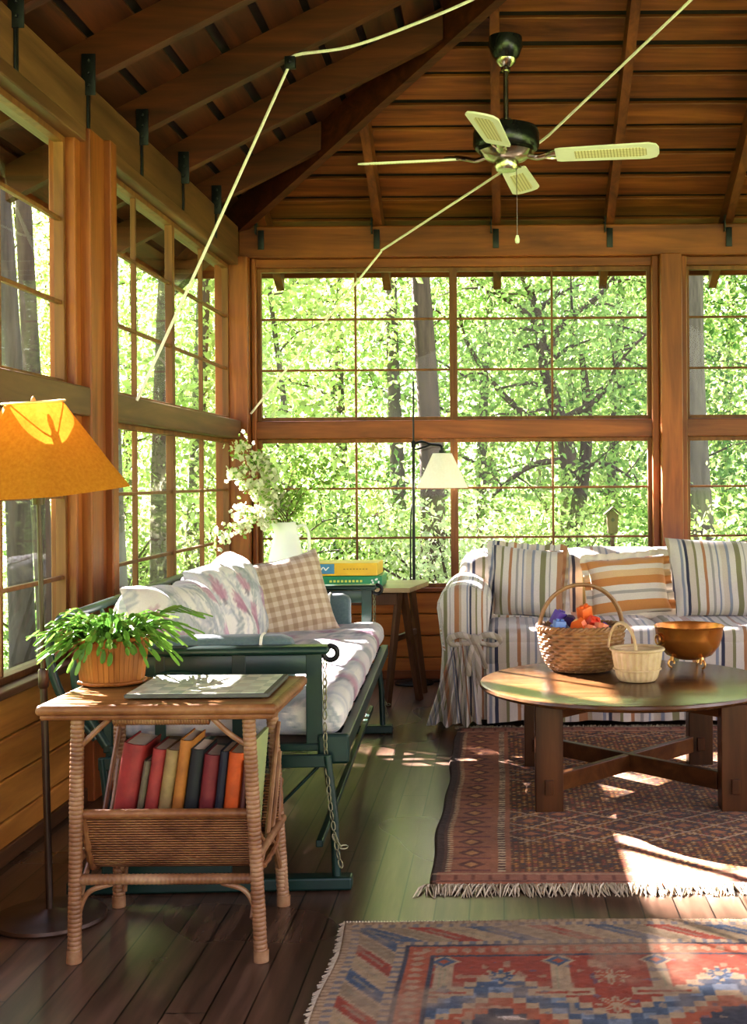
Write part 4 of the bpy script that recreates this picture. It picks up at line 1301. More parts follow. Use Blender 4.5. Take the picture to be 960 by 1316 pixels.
# ------------------------------------------------------------------ sofa
CRM, GB, OL, RU, NV, LT, GY, BG = (0.52, 0.45, 0.37), (0.25, 0.27, 0.32), (0.22, 0.21, 0.11), (0.38, 0.19, 0.095), (0.05, 0.055, 0.085), (0.58, 0.53, 0.47), (0.32, 0.30, 0.28), (0.42, 0.34, 0.24)
STOPS = [(0.0, CRM), (0.06, GB), (0.09, LT), (0.16, OL), (0.22, LT), (0.26, GY), (0.275, LT), (0.34, RU), (0.42, BG), (0.46, LT), (0.55, GB), (0.575, LT), (0.60, NV), (0.63, CRM), (0.70, OL), (0.73, LT), (0.80, RU), (0.83, LT), (0.88, GY), (0.91, LT), (0.95, GB), (0.97, LT)]
def build_sofa():
    S1 = stripe_mat('slipcover_stripe', STOPS, 0.52, 0)
    S2 = stripe_mat('pillow_stripe', STOPS, 0.44, 0)
    hs = [(0.0, (0.70, 0.62, 0.48)), (0.12, (0.60, 0.28, 0.09)), (0.26, (0.68, 0.62, 0.5)), (0.36, (0.40, 0.38, 0.32)), (0.41, (0.70, 0.64, 0.52)), (0.5, (0.55, 0.25, 0.08)), (0.62, (0.66, 0.45, 0.24)), (0.72, (0.70, 0.64, 0.52)), (0.80, (0.62, 0.30, 0.10)), (0.92, (0.70, 0.64, 0.52))]
    S3 = stripe_mat('cross_stripe', hs, 0.34, 1)
    S4 = stripe_mat('fine_stripe', STOPS, 0.34, 0)
    O = (0.745, 6.2, 0)
    S = thing('sofa', 'sofa under a loose striped slipcover tied at the arm, before the back windows', 'sofa', O)
    W = 2.1; hx = W / 2
    # seat block
    m = MB(); m.rbox((0, -0.12, 0.25), (W - 0.44, 0.74, 0.36), 0.06, 22); m.wrinkle(0.006, 4, 2)
    m.build('seat', S1, S, sharp=80, pat=lambda c, n: (c.x + 0.05, c.y, 0))
    for i, (x0, x1) in enumerate(((-0.83, 0.0), (0.0, 0.83))):
        m = MB(); m.rbox(((x0 + x1) / 2, -0.115, 0.405), (x1 - x0 - 0.006, 0.74, 0.10), 0.045, 18); m.wrinkle(0.008, 5, 6 + i)
        m.build('seat_cushion', S1, S, sharp=80, pat=lambda c, n: (c.x * 1.0 + 0.05, c.y, 0))
    # back
    m = MB(); m.rbox((0, 0.385, 0.44), (W - 0.16, 0.26, 0.72), 0.10, 30, (R(-7), 0, 0))
    for v in m.bm.verts:
        t = max(0.0, min(1.0, (0.50 - v.co.y) / 0.22)); k = max(0.0, min(1.0, (v.co.z - 0.52) / 0.26))
        v.co.z -= 0.10 * t * k; v.co.y -= 0.03 * t * k
    m.wrinkle(0.014, 4.5, 9)
    m.build('back', S1, S, sharp=80, pat=lambda c, n: (c.x + 0.17, c.z, 0))
    # arms (rolled), each a swept profile
    for s in (-1, 1):
        m = MB()
        xo = s * hx
        prof = []
        # inner bottom -> inner up -> round roll -> outer down
        prof += [(xo - s * 0.225, 0.30), (xo - s * 0.235, 0.42), (xo - s * 0.245, 0.52)]
        for k in range(13):
            t = PI * k / 12
            prof.append((xo - s * 0.125 + (-s) * 0.125 * math.cos(t), 0.555 + 0.105 * math.sin(t)))
        prof += [(xo - s * 0.01, 0.48), (xo - s * 0.022, 0.36), (xo - s * 0.012, 0.2), (xo + s * 0.012, 0.04)]
        ny = 16
        nn = len(prof)
        L = [0]
        for i in range(1, nn): L.append(L[-1] + math.hypot(prof[i][0] - prof[i - 1][0], prof[i][1] - prof[i - 1][1]))
        tot = L[-1]
        y0, y1 = -0.455, 0.40
        grid_pts = {}
        def surf(i, j):
            x, z = prof[i]
            y = y0 + (y1 - y0) * j / ny
            fold = 0.010 * math.sin(j * 1.9 + i * 0.6) * max(0, (0.5 - z))
            return Vector((x + s * fold, y, z))
        V = [[m.bm.verts.new(surf(i, j)) for j in range(ny + 1)] for i in range(nn)]
        for i in range(nn - 1):
            for j in range(ny):
                m.bm.faces.new((V[i][j], V[i + 1][j], V[i + 1][j + 1], V[i][j + 1]))
        # front face: a shallow dome of rings shrinking toward the middle, then straight to the hem
        cx, cz = xo - s * 0.125, 0.5
        full = [Vector((p[0], y0, p[1])) for p in prof] + [Vector((xo - s * (0.0 + 0.24 * t), y0, 0.04)) for t in (0.2, 0.4, 0.6, 0.8)] + [Vector((xo - s * 0.24, y0, 0.04)), Vector((xo - s * 0.235, y0, 0.17))]
        rings = [[m.bm.verts.new(p) for p in full]]
        for t, dy in ((0.93, -0.022), (0.8, -0.038), (0.6, -0.048), (0.4, -0.052), (0.2, -0.054)):
            ring = []
            for p in full:
                c = Vector((cx, y0, max(0.12, min(0.53, p.z))))
                q = c + (p - c) * t
                if t < 1: q.z = c.z + (p.z - c.z) * t
                ring.append(m.bm.verts.new((q.x, y0 + dy + 0.007 * math.sin(q.x * 95 + q.z * 3), q.z)))
            rings.append(ring)
        for a, b in zip(rings[:-1], rings[1:]):
            n2 = len(a)
            for k in range(n2):
                m.bm.faces.new((a[k], a[(k + 1) % n2], b[(k + 1) % n2], b[k]))
        n2 = len(rings[-1])
        m.bm.faces.new(rings[-1])
        m.wrinkle(0.006, 7, 14 + s, (1, 1, 0.6))
        def armpat(c, n, s=s, xo=xo):
            out = (c.x - (xo - s * 0.125)) * s
            extra = max(0.0, 0.5 - c.z) * 0.0
            if n.y < -0.5: return (c.x * 1.25 + 0.3, c.z, 0)
            if out > 0.10: return (c.y * 0.9, c.z, 0)
            return (c.x * 1.25 + 0.3, c.y, 0)
        m.build('arm', S4, S, sharp=70, pat=armpat)
    # skirt
    m = MB()
    def sk(u, v):
        x = -hx + 0.23 + (W - 0.46) * u
        z = 0.035 + 0.27 * v
        y = -0.495 - 0.012 * math.sin(x * 22) * (1 - v) - 0.006 * math.sin(x * 61 + 1) * (1 - v) + 0.006 * math.sin(x * 9)
        return Vector((x, y, z + 0.004 * math.sin(x * 17)))
    m.grid(sk, 160, 8)
    m.build('skirt', S1, S, sharp=80, pat=lambda c, n: (c.x + 0.05, c.z, 0))
    # gathered side and tie at the left arm
    tie = S4
    m = MB()
    def gather(u, v):
        a = u * 1.0
        spread = 0.035 + 0.075 * v
        x = -hx + 0.125 + (u - 0.62) * spread * 2.3 - 0.015 * v
        y = -0.515 - 0.020 * math.sin(u * 34 + v * 2) * (0.4 + v) - 0.02 * (1 - abs(2 * u - 1))
        z = 0.40 - 0.37 * v - 0.01 * math.sin(u * 20)
        return Vector((x, y, z))
    m.grid(gather, 90, 14)
    m.build('gathered_cloth', tie, S, sharp=80, pat=lambda c, n: (c.x * 1.6 + c.z * 0.15, c.z, 0))
    m = MB()
    kx, ky, kz = -hx + 0.175, -0.53, 0.415
    m.ico((kx, ky, kz), 0.028, 2, (1.2, 0.8, 0.9), 0.06)
    for sx in (-1, 1):
        m.tube(catmull([(kx, ky, kz), (kx + sx * 0.06, ky - 0.012, kz + 0.025), (kx + sx * 0.115, ky - 0.004, kz + 0.005), (kx + sx * 0.09, ky, kz - 0.022), (kx, ky, kz - 0.008)], 6), 0.014, 8, flat=0.6)
    for dx, L in ((-0.03, 0.16), (0.02, 0.20), (0.05, 0.13)):
        m.tube(catmull([(kx, ky, kz), (kx + dx * 0.6, ky - 0.02, kz - L * 0.4), (kx + dx, ky - 0.006, kz - L)], 6), 0.012, 8, flat=0.45)
    m.wrinkle(0.003, 25, 2)
    m.build('tie_bow', stripe_mat('tie_stripe', [(0, (0.42, 0.37, 0.29)), (0.4, (0.52, 0.46, 0.38)), (0.7, (0.36, 0.30, 0.22))], 0.06, 0), S, sharp=80, pat=lambda c, n: (c.x + c.z * 0.5, c.z, 0))
    # hidden feet
    for sx in (-1, 1):
        for y in (-0.40, 0.42):
            m = MB(); m.lathe([(0, 0.0), (0.022, 0.0), (0.03, 0.08), (0, 0.08)], 12, (sx * (hx - 0.28), y, 0)); m.build('foot', BLACK_IRON, S)

    def pillow(name, w, h, t, mat, loc, eul, seed, lab, cat='pillow', ru=True, pinch=0.05, sh=0.0):
        m = pillow_mb(w, h, t, pinch, 0.012, seed, 40)
        for v in m.bm.verts:
            v.co.x += sh * v.co.z
        o = m.build(name, mat, None, sharp=80, pat=lambda c, n: (c.x - sh * c.z * 0.6, c.z + 0.17, 0))
        o.location = loc; o.rotation_euler = eul
        tag(o, lab, cat)
        if ru:
            m = MB()
            def ed(u):
                k = u * 4; i = int(k) % 4; f = k - int(k)
                a = [(-1, -1), (1, -1), (1, 1), (-1, 1)]
                p, q = a[i], a[(i + 1) % 4]
                x, z = p[0] + (q[0] - p[0]) * f, p[1] + (q[1] - p[1]) * f
                X = w / 2 * x * (1 - pinch * (1 - z * z) * abs(x) ** 2); Z = h / 2 * z * (1 - pinch * (1 - x * x) * abs(z) ** 2)
                nx, nz = (x if abs(x) >= 0.999 else 0), (z if abs(z) >= 0.999 else 0)
                return X, Z, nx, nz
            def ruf(u, v):
                X, Z, nx, nz = ed(u)
                l = max(1, math.hypot(nx, nz))
                r = 0.032 * v
                X2, Z2 = X + nx / l * r, Z + nz / l * r
                return Vector((X2 + sh * Z2, 0.010 * v * math.sin(u * 150 + seed), Z2))
            m.grid(ruf, 240, 3, True)
            m.build('ruffle', mat, o, sharp=80, pat=lambda c, n: (c.x, c.z + 0.17, 0))
        return o
    pillow('throw_pillow', 0.36, 0.36, 0.16, S2, (0.13, 6.27, 0.625), (R(-20), R(4), R(-8)), 4, 'striped ruffled pillow at the left end of the sofa, against the arm', sh=-0.12)
    pillow('throw_pillow', 0.40, 0.30, 0.14, S3, (0.64, 6.33, 0.60), (R(-18), R(-4), R(3)), 6, 'orange cross-striped pillow in the middle of the sofa behind the basket', sh=-0.02)
    pillow('throw_pillow', 0.50, 0.40, 0.17, S2, (1.09, 6.24, 0.645), (R(-18), R(2), R(2)), 8, 'large striped pillow to the right on the sofa above the copper bowl', ru=False, sh=-0.12)
    pillow('throw_pillow', 0.44, 0.38, 0.16, S2, (1.52, 6.27, 0.635), (R(-18), R(3), R(-4)), 11, 'striped pillow at the far right end of the sofa', ru=False, sh=-0.05)

# ------------------------------------------------------------------ coffee table and what stands on it
def basket(m, prof, sx, sy, stakes, rows, n, amp=0.004):
    """woven wall: rows of reed passing in and out of the stakes"""
    nz = rows * 4
    Ls = [0]
    for i in range(1, len(prof)): Ls.append(Ls[-1] + math.hypot(prof[i][0] - prof[i - 1][0], prof[i][1] - prof[i - 1][1]))
    def pr(t):
        d = t * Ls[-1]
        for i in range(1, len(prof)):
            if d <= Ls[i] + 1e-9:
                f = (d - Ls[i - 1]) / (Ls[i] - Ls[i - 1]); return (prof[i - 1][0] + (prof[i][0] - prof[i - 1][0]) * f, prof[i - 1][1] + (prof[i][1] - prof[i - 1][1]) * f)
        return prof[-1]
    def fn(u, v, inner=False):
        a = 2 * PI * u
        r, z = pr(v)
        row = min(rows - 1, int(v * rows))
        ph = PI * (row % 2)
        rnd = abs(math.sin(PI * v * rows)) ** 0.6
        k = amp * (0.9 * math.cos(stakes / 2 * a + ph) + 0.0) + amp * 0.9 * (rnd - 0.5)
        rr = r + k * (0 if inner else 1) - (0.006 if inner else 0)
        return Vector((rr * sx * math.cos(a), rr * sy * math.sin(a), z))
    m.grid(lambda u, v: fn(u, v), n, nz, True)
    m.grid(lambda u, v: fn(u, v, True), n // 2, 10, True)

def build_coffee():
    top = wood('coffee_top_wood', (0.17, 0.095, 0.048), (0.105, 0.055, 0.026), (0.05, 0.026, 0.014), 'X', 0.22, spec=0.55)
    leg = wood('coffee_leg_wood', (0.13, 0.055, 0.022), (0.08, 0.032, 0.013), (0.04, 0.016, 0.008), 'Z', 0.33)
    st = wood('coffee_rail_wood', (0.15, 0.07, 0.028), (0.095, 0.04, 0.017), (0.05, 0.02, 0.009), 'X', 0.33)
    T = thing('coffee_table', 'round dark wooden coffee table with four square legs and crossed stretchers', 'coffee table', (0.455, 4.62, 0))
    m = MB(); m.lathe([(0, 0.375), (0.525, 0.375), (0.537, 0.380), (0.543, 0.388), (0.540, 0.397), (0.530, 0.400), (0, 0.400)], 96)
    m.build('tabletop', top, T)
    pos = [(-0.300, -0.33), (0.335, -0.335), (-0.325, 0.345), (0.325, 0.345)]
    for x, y in pos:
        m = MB(); m.box((x, y, 0.1905), (0.096, 0.085, 0.367), 0.004)
        lo = m.build('leg', leg, T)
        m = MB(); m.box((x, y - 0.0425, 0.095), (0.03, 0.022, 0.05), 0.002); m.build('tenon', leg, lo)
    for i, (a, b) in enumerate(((0, 3), (1, 2))):
        m = MB()
        p, q = Vector((*pos[a], 0.095)), Vector((*pos[b], 0.095))
        d = (q - p).normalized()
        z = 0.001 * i
        m.bar(p + d * 0.06 + Vector((0, 0, z)), q - d * 0.06 + Vector((0, 0, z)), 0.028, 0.062, 0.003, 0)
        m.build('stretcher', st, T)
    m = MB()
    for k in range(24):
        a = 2 * PI * k / 24
    for (a, b) in ((0, 3), (1, 2)):
        p, q = Vector((*pos[a], 0.345)), Vector((*pos[b], 0.345)); m.bar(p, q, 0.05, 0.05)
    m.build('under_rail', st, T)

    # big basket
    reed = M('basket_reed', (0.36, 0.20, 0.08), (0.20, 0.10, 0.038), 18, rough=0.5, bump=0.3)
    ZT = 0.4005
    B = thing('basket', 'large brown woven basket with a tall arched handle, full of toy blocks', 'basket', (0.305, 4.85, ZT))
    prof = [(0.112, 0.002), (0.132, 0.02), (0.150, 0.055), (0.161, 0.10), (0.167, 0.15), (0.168, 0.168)]
    m = MB(); basket(m, prof, 1.0, 0.86, 36, 13, 216, 0.0042)
    m.lathe([(0, 0.004), (0.113, 0.004)], 40, sy=0.86)
    m.build('body', reed, B, sharp=80)
    m = MB()
    for ph in (0, 1):
        pts = []
        for k in range(120):
            a = 2 * PI * k / 120
            pts.append(((0.169 + 0.004 * math.cos(a * 24 + ph * PI)) * math.cos(a), (0.169 + 0.004 * math.cos(a * 24 + ph * PI)) * 0.86 * math.sin(a), 0.172 + 0.006 * math.sin(a * 24 + ph * PI)))
        m.tube(pts, 0.0065, 6, closed=True)
    m.build('rim', reed, B)
    m = MB()
    hp = [(0.166 * math.cos(t), 0.03 * math.cos(t), 0.15 + 0.185 * math.sin(t) ** 0.9) for t in np.linspace(0.02, PI - 0.02, 40)]
    m.tube(hp, 0.007, 8)
    m.tube([(p[0] * 0.97, p[1] + 0.007, p[2] - 0.004) for p in hp], 0.0055, 8)
    m.build('handle', reed, B)
    # toys heaped in it
    cols = {'blue': (0.05, 0.10, 0.42), 'violet': (0.13, 0.07, 0.33), 'orange': (0.85, 0.17, 0.03), 'red': (0.70, 0.07, 0.03), 'coral': (0.80, 0.24, 0.10), 'light_blue': (0.16, 0.28, 0.62), 'plum': (0.06, 0.03, 0.10)}
    mats = {k: M('toy_' + k, v, tuple(q * 0.8 for q in v), 10, rough=0.4, bump=0.02) for k, v in cols.items()}
    def block(kind, c, loc, eul, s, lab):
        m = MB()
        if kind == 'brick':
            m.box((0, 0, 0), (s, s * 0.8, s * 1.2), s * 0.08)
            for dx in (-0.22, 0.22):
                m.lathe([(s * 0.16, s * 0.6), (s * 0.16, s * 0.74), (0, s * 0.74)], 12, (dx * s, 0, 0))
        else:
            m.prism([(-s * 0.6, -s * 0.5), (s * 0.6, -s * 0.5), (s * 0.6, s * 0.1), (s * 0.2, s * 0.5), (-s * 0.2, s * 0.5), (-s * 0.6, s * 0.1)], 'Y', -s * 0.35, s * 0.35)
        o = m.build('toy_block', mats[c], None, sharp=30)
        o.location = loc; o.rotation_euler = eul
        tag(o, lab, 'toy block', 'toy blocks in the basket')
    block('brick', 'light_blue', (0.215, 4.77, 0.578), (0.1, 0.1, 0.3), 0.044, 'light blue toy block at the front left of the basket')
    block('brick', 'violet', (0.215, 4.835, 0.607), (0.4, 0.3, 0.8), 0.046, 'violet toy block heaped behind the light blue one')
    block('wedge', 'plum', (0.262, 4.82, 0.60), (0.5, 0.9, 0.2), 0.034, 'dark plum toy wedge between the violet and orange blocks')
    block('brick', 'orange', (0.318, 4.84, 0.622), (0.2, -0.3, 0.6), 0.05, 'orange toy block topmost of the heap in the basket')
    block('wedge', 'orange', (0.292, 4.765, 0.588), (0.3, 0.4, -0.4), 0.046, 'orange toy wedge at the front middle of the basket')
    block('brick', 'red', (0.345, 4.81, 0.588), (0.9, 0.3, 0.4), 0.045, 'deep red toy block under the topmost orange one')
    block('wedge', 'coral', (0.375, 4.765, 0.575), (1.2, 0.2, -0.2), 0.045, 'coral toy wedge at the front right of the basket')
    block('wedge', 'coral', (0.335, 4.74, 0.572), (1.3, 0.5, 0.5), 0.036, 'small coral toy wedge lying on the rim side of the heap')
    # filler blocks below
    block('brick', 'red', (0.30, 4.86, 0.535), (0.3, 0.2, 0.9), 0.075, 'red toy block lower in the heap, mostly covered')
    block('brick', 'blue', (0.22, 4.89, 0.53), (0.2, 0.1, 0.2), 0.07, 'dark blue toy block lower in the heap at the back left')
    block('brick', 'violet', (0.385, 4.88, 0.53), (0.2, 0.6, 0.5), 0.07, 'violet toy block lower in the heap at the back right')

    # small pale basket
    pale = M('basket_pale', (0.66, 0.50, 0.28), (0.50, 0.35, 0.17), 18, rough=0.55, bump=0.3)
    B = thing('basket', 'small pale splint basket with a thin hoop handle, right of the big one', 'basket', (0.495, 4.60, ZT))
    m = MB()
    # upright splints
    n = 220
    def fn(u, v, inner=False):
        a = 2 * PI * u
        r = 0.066 + 0.028 * (v ** 0.55) 
        k = 0.0022 * math.copysign(abs(math.cos(22 * a)) ** 0.5, math.cos(22 * a)) * (1 - abs(2 * v - 1) ** 8)
        rr = r + (0 if inner else k) - (0.005 if inner else 0)
        return Vector((rr * math.cos(a), rr * math.sin(a), 0.002 + 0.118 * v))
    m.grid(lambda u, v: fn(u, v), n, 14, True); m.grid(lambda u, v: fn(u, v, True), 60, 6, True)
    m.lathe([(0, 0.004), (0.066, 0.004)], 40)
    m.build('body', pale, B, sharp=60)
    m = MB()
    m.tube([(0.094 * math.cos(a), 0.094 * math.sin(a), 0.117) for a in np.linspace(0, 2 * PI, 49)[:-1]], 0.0062, 8, closed=True, flat=1.5)
    m.tube([(0.086 * math.cos(a), 0.086 * math.sin(a), 0.045) for a in np.linspace(0, 2 * PI, 49)[:-1]], 0.003, 6, closed=True, flat=1.5)
    m.build('rim', pale, B)
    m = MB()
    m.tube([(0.094 * math.cos(t) * -0.45 - 0.055, 0.085 * math.cos(t), 0.112 + 0.10 * math.sin(t)) for t in np.linspace(0, PI, 32)], 0.0045, 8, flat=1.6)
    m.build('handle', pale, B)

    # copper bowl
    cop = M('copper', (0.66, 0.26, 0.05), (0.50, 0.17, 0.03), 5, rough=0.27, metal=0.75, bump=0.05)
    br = M('brass_feet', (0.75, 0.42, 0.14), (0.6, 0.32, 0.1), 10, rough=0.3, metal=0.9)
    B = thing('bowl', 'round copper bowl on little scroll feet at the right of the coffee table', 'bowl', (0.735, 4.92, ZT))
    m = MB()
    prof = [(0, 0.030), (0.05, 0.034), (0.09, 0.05), (0.118, 0.085), (0.130, 0.12), (0.134, 0.155), (0.139, 0.163), (0.135, 0.166), (0.129, 0.155), (0.124, 0.12), (0.112, 0.088), (0.085, 0.055), (0.05, 0.04), (0, 0.036)]
    m.lathe(prof, 56)
    m.build('body', cop, B, sharp=60)
    for a in (-155, -60, 60):
        a = R(a)
        m = MB()
        cx, cy = 0.082 * math.cos(a), 0.082 * math.sin(a)
        pts = []
        for k in range(30):
            t = k / 29; th = -PI / 2 + t * 1.6 * PI
            rr = 0.017 - 0.006 * t
            pts.append((cx + math.cos(a) * rr * math.cos(th), cy + math.sin(a) * rr * math.cos(th), 0.0215 + rr * math.sin(th)))
        m.tube(pts, 0.0045, 8)
        m.tube([(cx, cy, 0.03), (cx * 0.95, cy * 0.95, 0.05)], 0.007, 8)
        m.build('scroll_foot', br, B)
    m = MB()
    a = R(-160)
    c = Vector((0.132 * math.cos(a), 0.132 * math.sin(a), 0.115))
    t = Vector((-math.sin(a), math.cos(a), 0))
    m.tube([c + t * 0.018 * math.cos(th) + Vector((math.cos(a) * 0.006, math.sin(a) * 0.006, 0.018 * math.sin(th))) for th in np.linspace(0, 2 * PI, 21)[:-1]], 0.004, 8, closed=True)
    m.build('ring_handle', br, B)

# ------------------------------------------------------------------ rugs
def fringe(parent, x0, x1, y, dirn, L, col, seed):
    rnd = random.Random(seed)
    m = MB()
    x = x0
    while x < x1:
        d = Vector((rnd.uniform(-0.35, 0.35), dirn, 0)).normalized() * L * rnd.uniform(0.7, 1.15)
        w = rnd.uniform(0.004, 0.0075)
        p = Vector((x, y, 0.007))
        q1 = p + d * 0.5 + Vector((rnd.uniform(-0.004, 0.004), 0, rnd.uniform(-0.002, 0.004))); q2 = p + d; q2.z = 0.0025
        m.tube([p, q1, q2], [w * 0.7, w, w * 0.3], 5, flat=0.5)
        x += rnd.uniform(0.002, 0.0045)
    return m.build('fringe', col, parent)

def rug_mesh(name, x0, y0, W, H, step, colfn, mat, parent, thick=0.011, edge=0.006, seed=1):
    nx, ny = int(W / step), int(H / step)
    xs = np.linspace(0, W, nx + 1); ys = np.linspace(0, H, ny + 1)
    U, V = np.meshgrid(xs, ys, indexing='ij')
    C = colfn(U.ravel(), V.ravel())
    wob = edge * (np.sin(V * 5.1 + seed) + 0.6 * np.sin(V * 13 + 2 * seed)) * np.clip(1 - U / 0.3, 0, 1)
    X = x0 + U + wob
    Yy = y0 + V + edge * 0.8 * np.sin(U * 4.3 + seed) * np.clip(1 - np.minimum(V, H - V) / 0.3, 0, 1)
    r = np.random.default_rng(seed)
    Z = thick + 0.0012 * np.sin(X * 7 + Yy * 5) + r.normal(0, 0.0006, U.shape)
    border = (np.minimum.reduce([U, W - U, V, H - V]) < 1e-6)
    Z = np.where(border, 0.001, Z)
    co = np.stack([X, Yy, Z], -1).reshape(-1, 3).astype(np.float32)
    idx = np.arange((nx + 1) * (ny + 1)).reshape(nx + 1, ny + 1)
    q = np.stack([idx[:-1, :-1], idx[1:, :-1], idx[1:, 1:], idx[:-1, 1:]], -1).reshape(-1, 4).astype(np.int32)
    me = bpy.data.meshes.new(name)
    me.vertices.add(len(co)); me.vertices.foreach_set('co', co.ravel())
    me.loops.add(q.size); me.loops.foreach_set('vertex_index', q.ravel())
    me.polygons.add(len(q))
    me.polygons.foreach_set('loop_start', np.arange(0, q.size, 4, dtype=np.int32))
    me.update(calc_edges=True)
    ca = me.color_attributes.new('Col', 'FLOAT_COLOR', 'POINT')
    c4 = np.ones((len(co), 4), np.float32); c4[:, :3] = np.clip(C, 0, 1)
    ca.data.foreach_set('color', c4.ravel())
    me.materials.append(mat)
    return new_obj(name, me, parent)

def smooth_noise(U, V, s, seed):
    r = np.random.default_rng(seed)
    n = 64
    t = r.random((n, n))
    a, b = U / s, V / s
    i, j = np.floor(a).astype(int), np.floor(b).astype(int)
    fa, fb = a - i, b - j
    fa = fa * fa * (3 - 2 * fa); fb = fb * fb * (3 - 2 * fb)
    g = lambda p, q: t[p % n, q % n]
    return (g(i, j) * (1 - fa) + g(i + 1, j) * fa) * (1 - fb) + (g(i, j + 1) * (1 - fa) + g(i + 1, j + 1) * fa) * fb

def build_rugs():
    mat = vcol_mat('rug_wool', 0.97, 420, 0.6, None, 0.35, 0.1, 0.1)
    def paint(C, mask, c, a=1.0):
        mk = (mask * a).astype(float)[:, None]
        C[:] = C * (1 - mk) + np.array(c) * mk
    # --- brown tribal rug under the coffee table
    W, H = 2.15, 2.2
    def c1(U, V):
        n = len(U)
        C = np.tile(np.array([0.105, 0.048, 0.022]), (n, 1))
        cell = 0.0185
        iu, iv = np.floor(U / cell), np.floor(V / cell)
        h = np.abs(np.sin(iu * 12.9898 + iv * 78.233) * 43758.5453) % 1.0
        fu, fv = np.abs(U / cell - iu - 0.5), np.abs(V / cell - iv - 0.5)
        dot = (fu + fv) < 0.42
        paint(C, dot & (h < 0.30), (0.42, 0.19, 0.045))
        paint(C, dot & (h > 0.30) & (h < 0.55), (0.30, 0.085, 0.045))
        paint(C, dot & (h > 0.55) & (h < 0.72), (0.42, 0.27, 0.13))
        paint(C, dot & (h > 0.86), (0.05, 0.045, 0.055))
        # lattice of diamonds across the middle
        P = 0.20
        a, b = (U - 0.3) / P, (V - 0.42) / (P * 0.75)
        d = np.abs((a + b) - np.round(a + b)); e = np.abs((a - b) - np.round(a - b))
        band = ((V % 0.78) > 0.40)
        paint(C, ((d < 0.035) | (e < 0.035)) & band, (0.42, 0.30, 0.22), 0.8)
        aa, bb = a + b - np.floor(a + b) - 0.5, a - b - np.floor(a - b) - 0.5
        paint(C, (np.maximum(np.abs(aa), np.abs(bb)) < 0.28) & band, (0.075, 0.05, 0.06), 0.6)
        paint(C, (np.maximum(np.abs(aa), np.abs(bb)) < 0.14) & band, (0.36, 0.14, 0.06), 0.9)
        # borders (left edge, right edge, front, back)
        for D, T in ((U, V), (W - U, V), (V, U), (H - V, U)):
            front = D is V
            bw = 0.235
            if front or (D is not U and D is not V and len(D) and np.allclose(D, H - V)):
                m0 = D < 0.10
                corner = (np.minimum(U, W - U) > 0.02)
                paint(C, m0 & corner, (0.30, 0.125, 0.085))
                paint(C, m0 & corner & (np.abs((T / 0.05) % 1 - 0.5) < 0.12) & (np.abs(D - 0.05) < 0.022), (0.16, 0.055, 0.035))
                paint(C, m0 & (np.abs(D - 0.085) < 0.004), (0.42, 0.30, 0.2), 0.7)
                paint(C, m0 & (np.abs(D - 0.018) < 0.006), (0.14, 0.05, 0.03))
                continue
            m0 = (D < bw) & (V > 0.10)
            paint(C, m0, (0.30, 0.125, 0.07))
            t = (T / 0.115) % 1.0 - 0.5
            s = (D - 0.115) / 0.115
            paint(C, m0 & (np.abs(t) + np.abs(s) < 0.38), (0.13, 0.05, 0.035))
            paint(C, m0 & (np.abs(t) + np.abs(s) < 0.20), (0.42, 0.22, 0.10))
            paint(C, m0 & (np.abs(np.abs(t) - 0.5) < 0.07) & (np.abs(s) < 0.5), (0.17, 0.06, 0.05))
            gd = m0 & (np.abs(D - 0.205) < 0.012)
            paint(C, gd, (0.10, 0.045, 0.03)); paint(C, gd & ((T % 0.026) < 0.013) , (0.48, 0.38, 0.28))
            paint(C, m0 & (D < 0.045), (0.10, 0.05, 0.032))
            paint(C, (D < 0.03) & (V > 0.0), (0.055, 0.032, 0.022))
            gd = m0 & (np.abs(D - 0.052) < 0.008)
            paint(C, gd & ((T % 0.022) < 0.011), (0.45, 0.33, 0.23))
        f = 0.75 + 0.5 * smooth_noise(U, V, 0.22, 4)
        f2 = 0.85 + 0.3 * smooth_noise(U, V, 0.02, 5)
        return C * (f * f2)[:, None] * np.array([1.42, 1.36, 1.08])
    Rg = thing('rug', 'brown tribal rug with diamond field and cream fringe under the coffee table', 'rug', (-0.215, 3.50, 0))
    rug_mesh('pile', 0, 0, W, H, 0.0055, c1, mat, Rg, seed=2)
    fr = M('fringe_wool', (0.66, 0.57, 0.42), (0.50, 0.42, 0.30), 60, rough=1.0)
    fringe(Rg, -0.01, W, 0.004, -1, 0.085, fr, 3)
    fringe(Rg, 0.0, W, H - 0.004, 1, 0.06, fr, 4)
    # --- red and blue rug in front
    W2, H2 = 2.4, 2.0
    def c2(U, Vn):
        V = H2 - Vn                       # distance from the far edge
        n = len(U)
        red, blue, cream, navy, rust = (0.33, 0.065, 0.026), (0.07, 0.12, 0.21), (0.42, 0.345, 0.235), (0.05, 0.055, 0.085), (0.38, 0.105, 0.04)
        C = np.tile(np.array(red), (n, 1))
        su = (U - 0.40) / 0.5
        cu = U - (0.405 + 0.5 * np.round(su))
        cv = V - 0.62
        # stepped medallions
        q = 0.028
        au, av = np.floor(np.abs(cu) / q), np.floor(np.abs(cv) / q)
        st = au + av
        paint(C, st < 9.5, cream); paint(C, st < 8.5, blue); paint(C, (st < 8.5) & ((au + 2 * av) % 4 < 1), (0.20, 0.28, 0.40))
        paint(C, st < 5.5, cream); paint(C, st < 4.5, rust); paint(C, st < 2.5, navy)
        # cream hooked posts between the medallions
        pu = np.abs(np.abs(cu) - 0.135)
        inpost = (V > 0.27) & (V < 0.46)
        paint(C, (pu < 0.022) & inpost, cream); paint(C, (pu < 0.010) & inpost, (0.33, 0.33, 0.22)); paint(C, (pu < 0.005) & inpost, cream)
        paint(C, (pu < 0.075) & (V > 0.435) & (V < 0.47), cream); paint(C, (pu < 0.06) & (V > 0.447) & (V < 0.458), red)
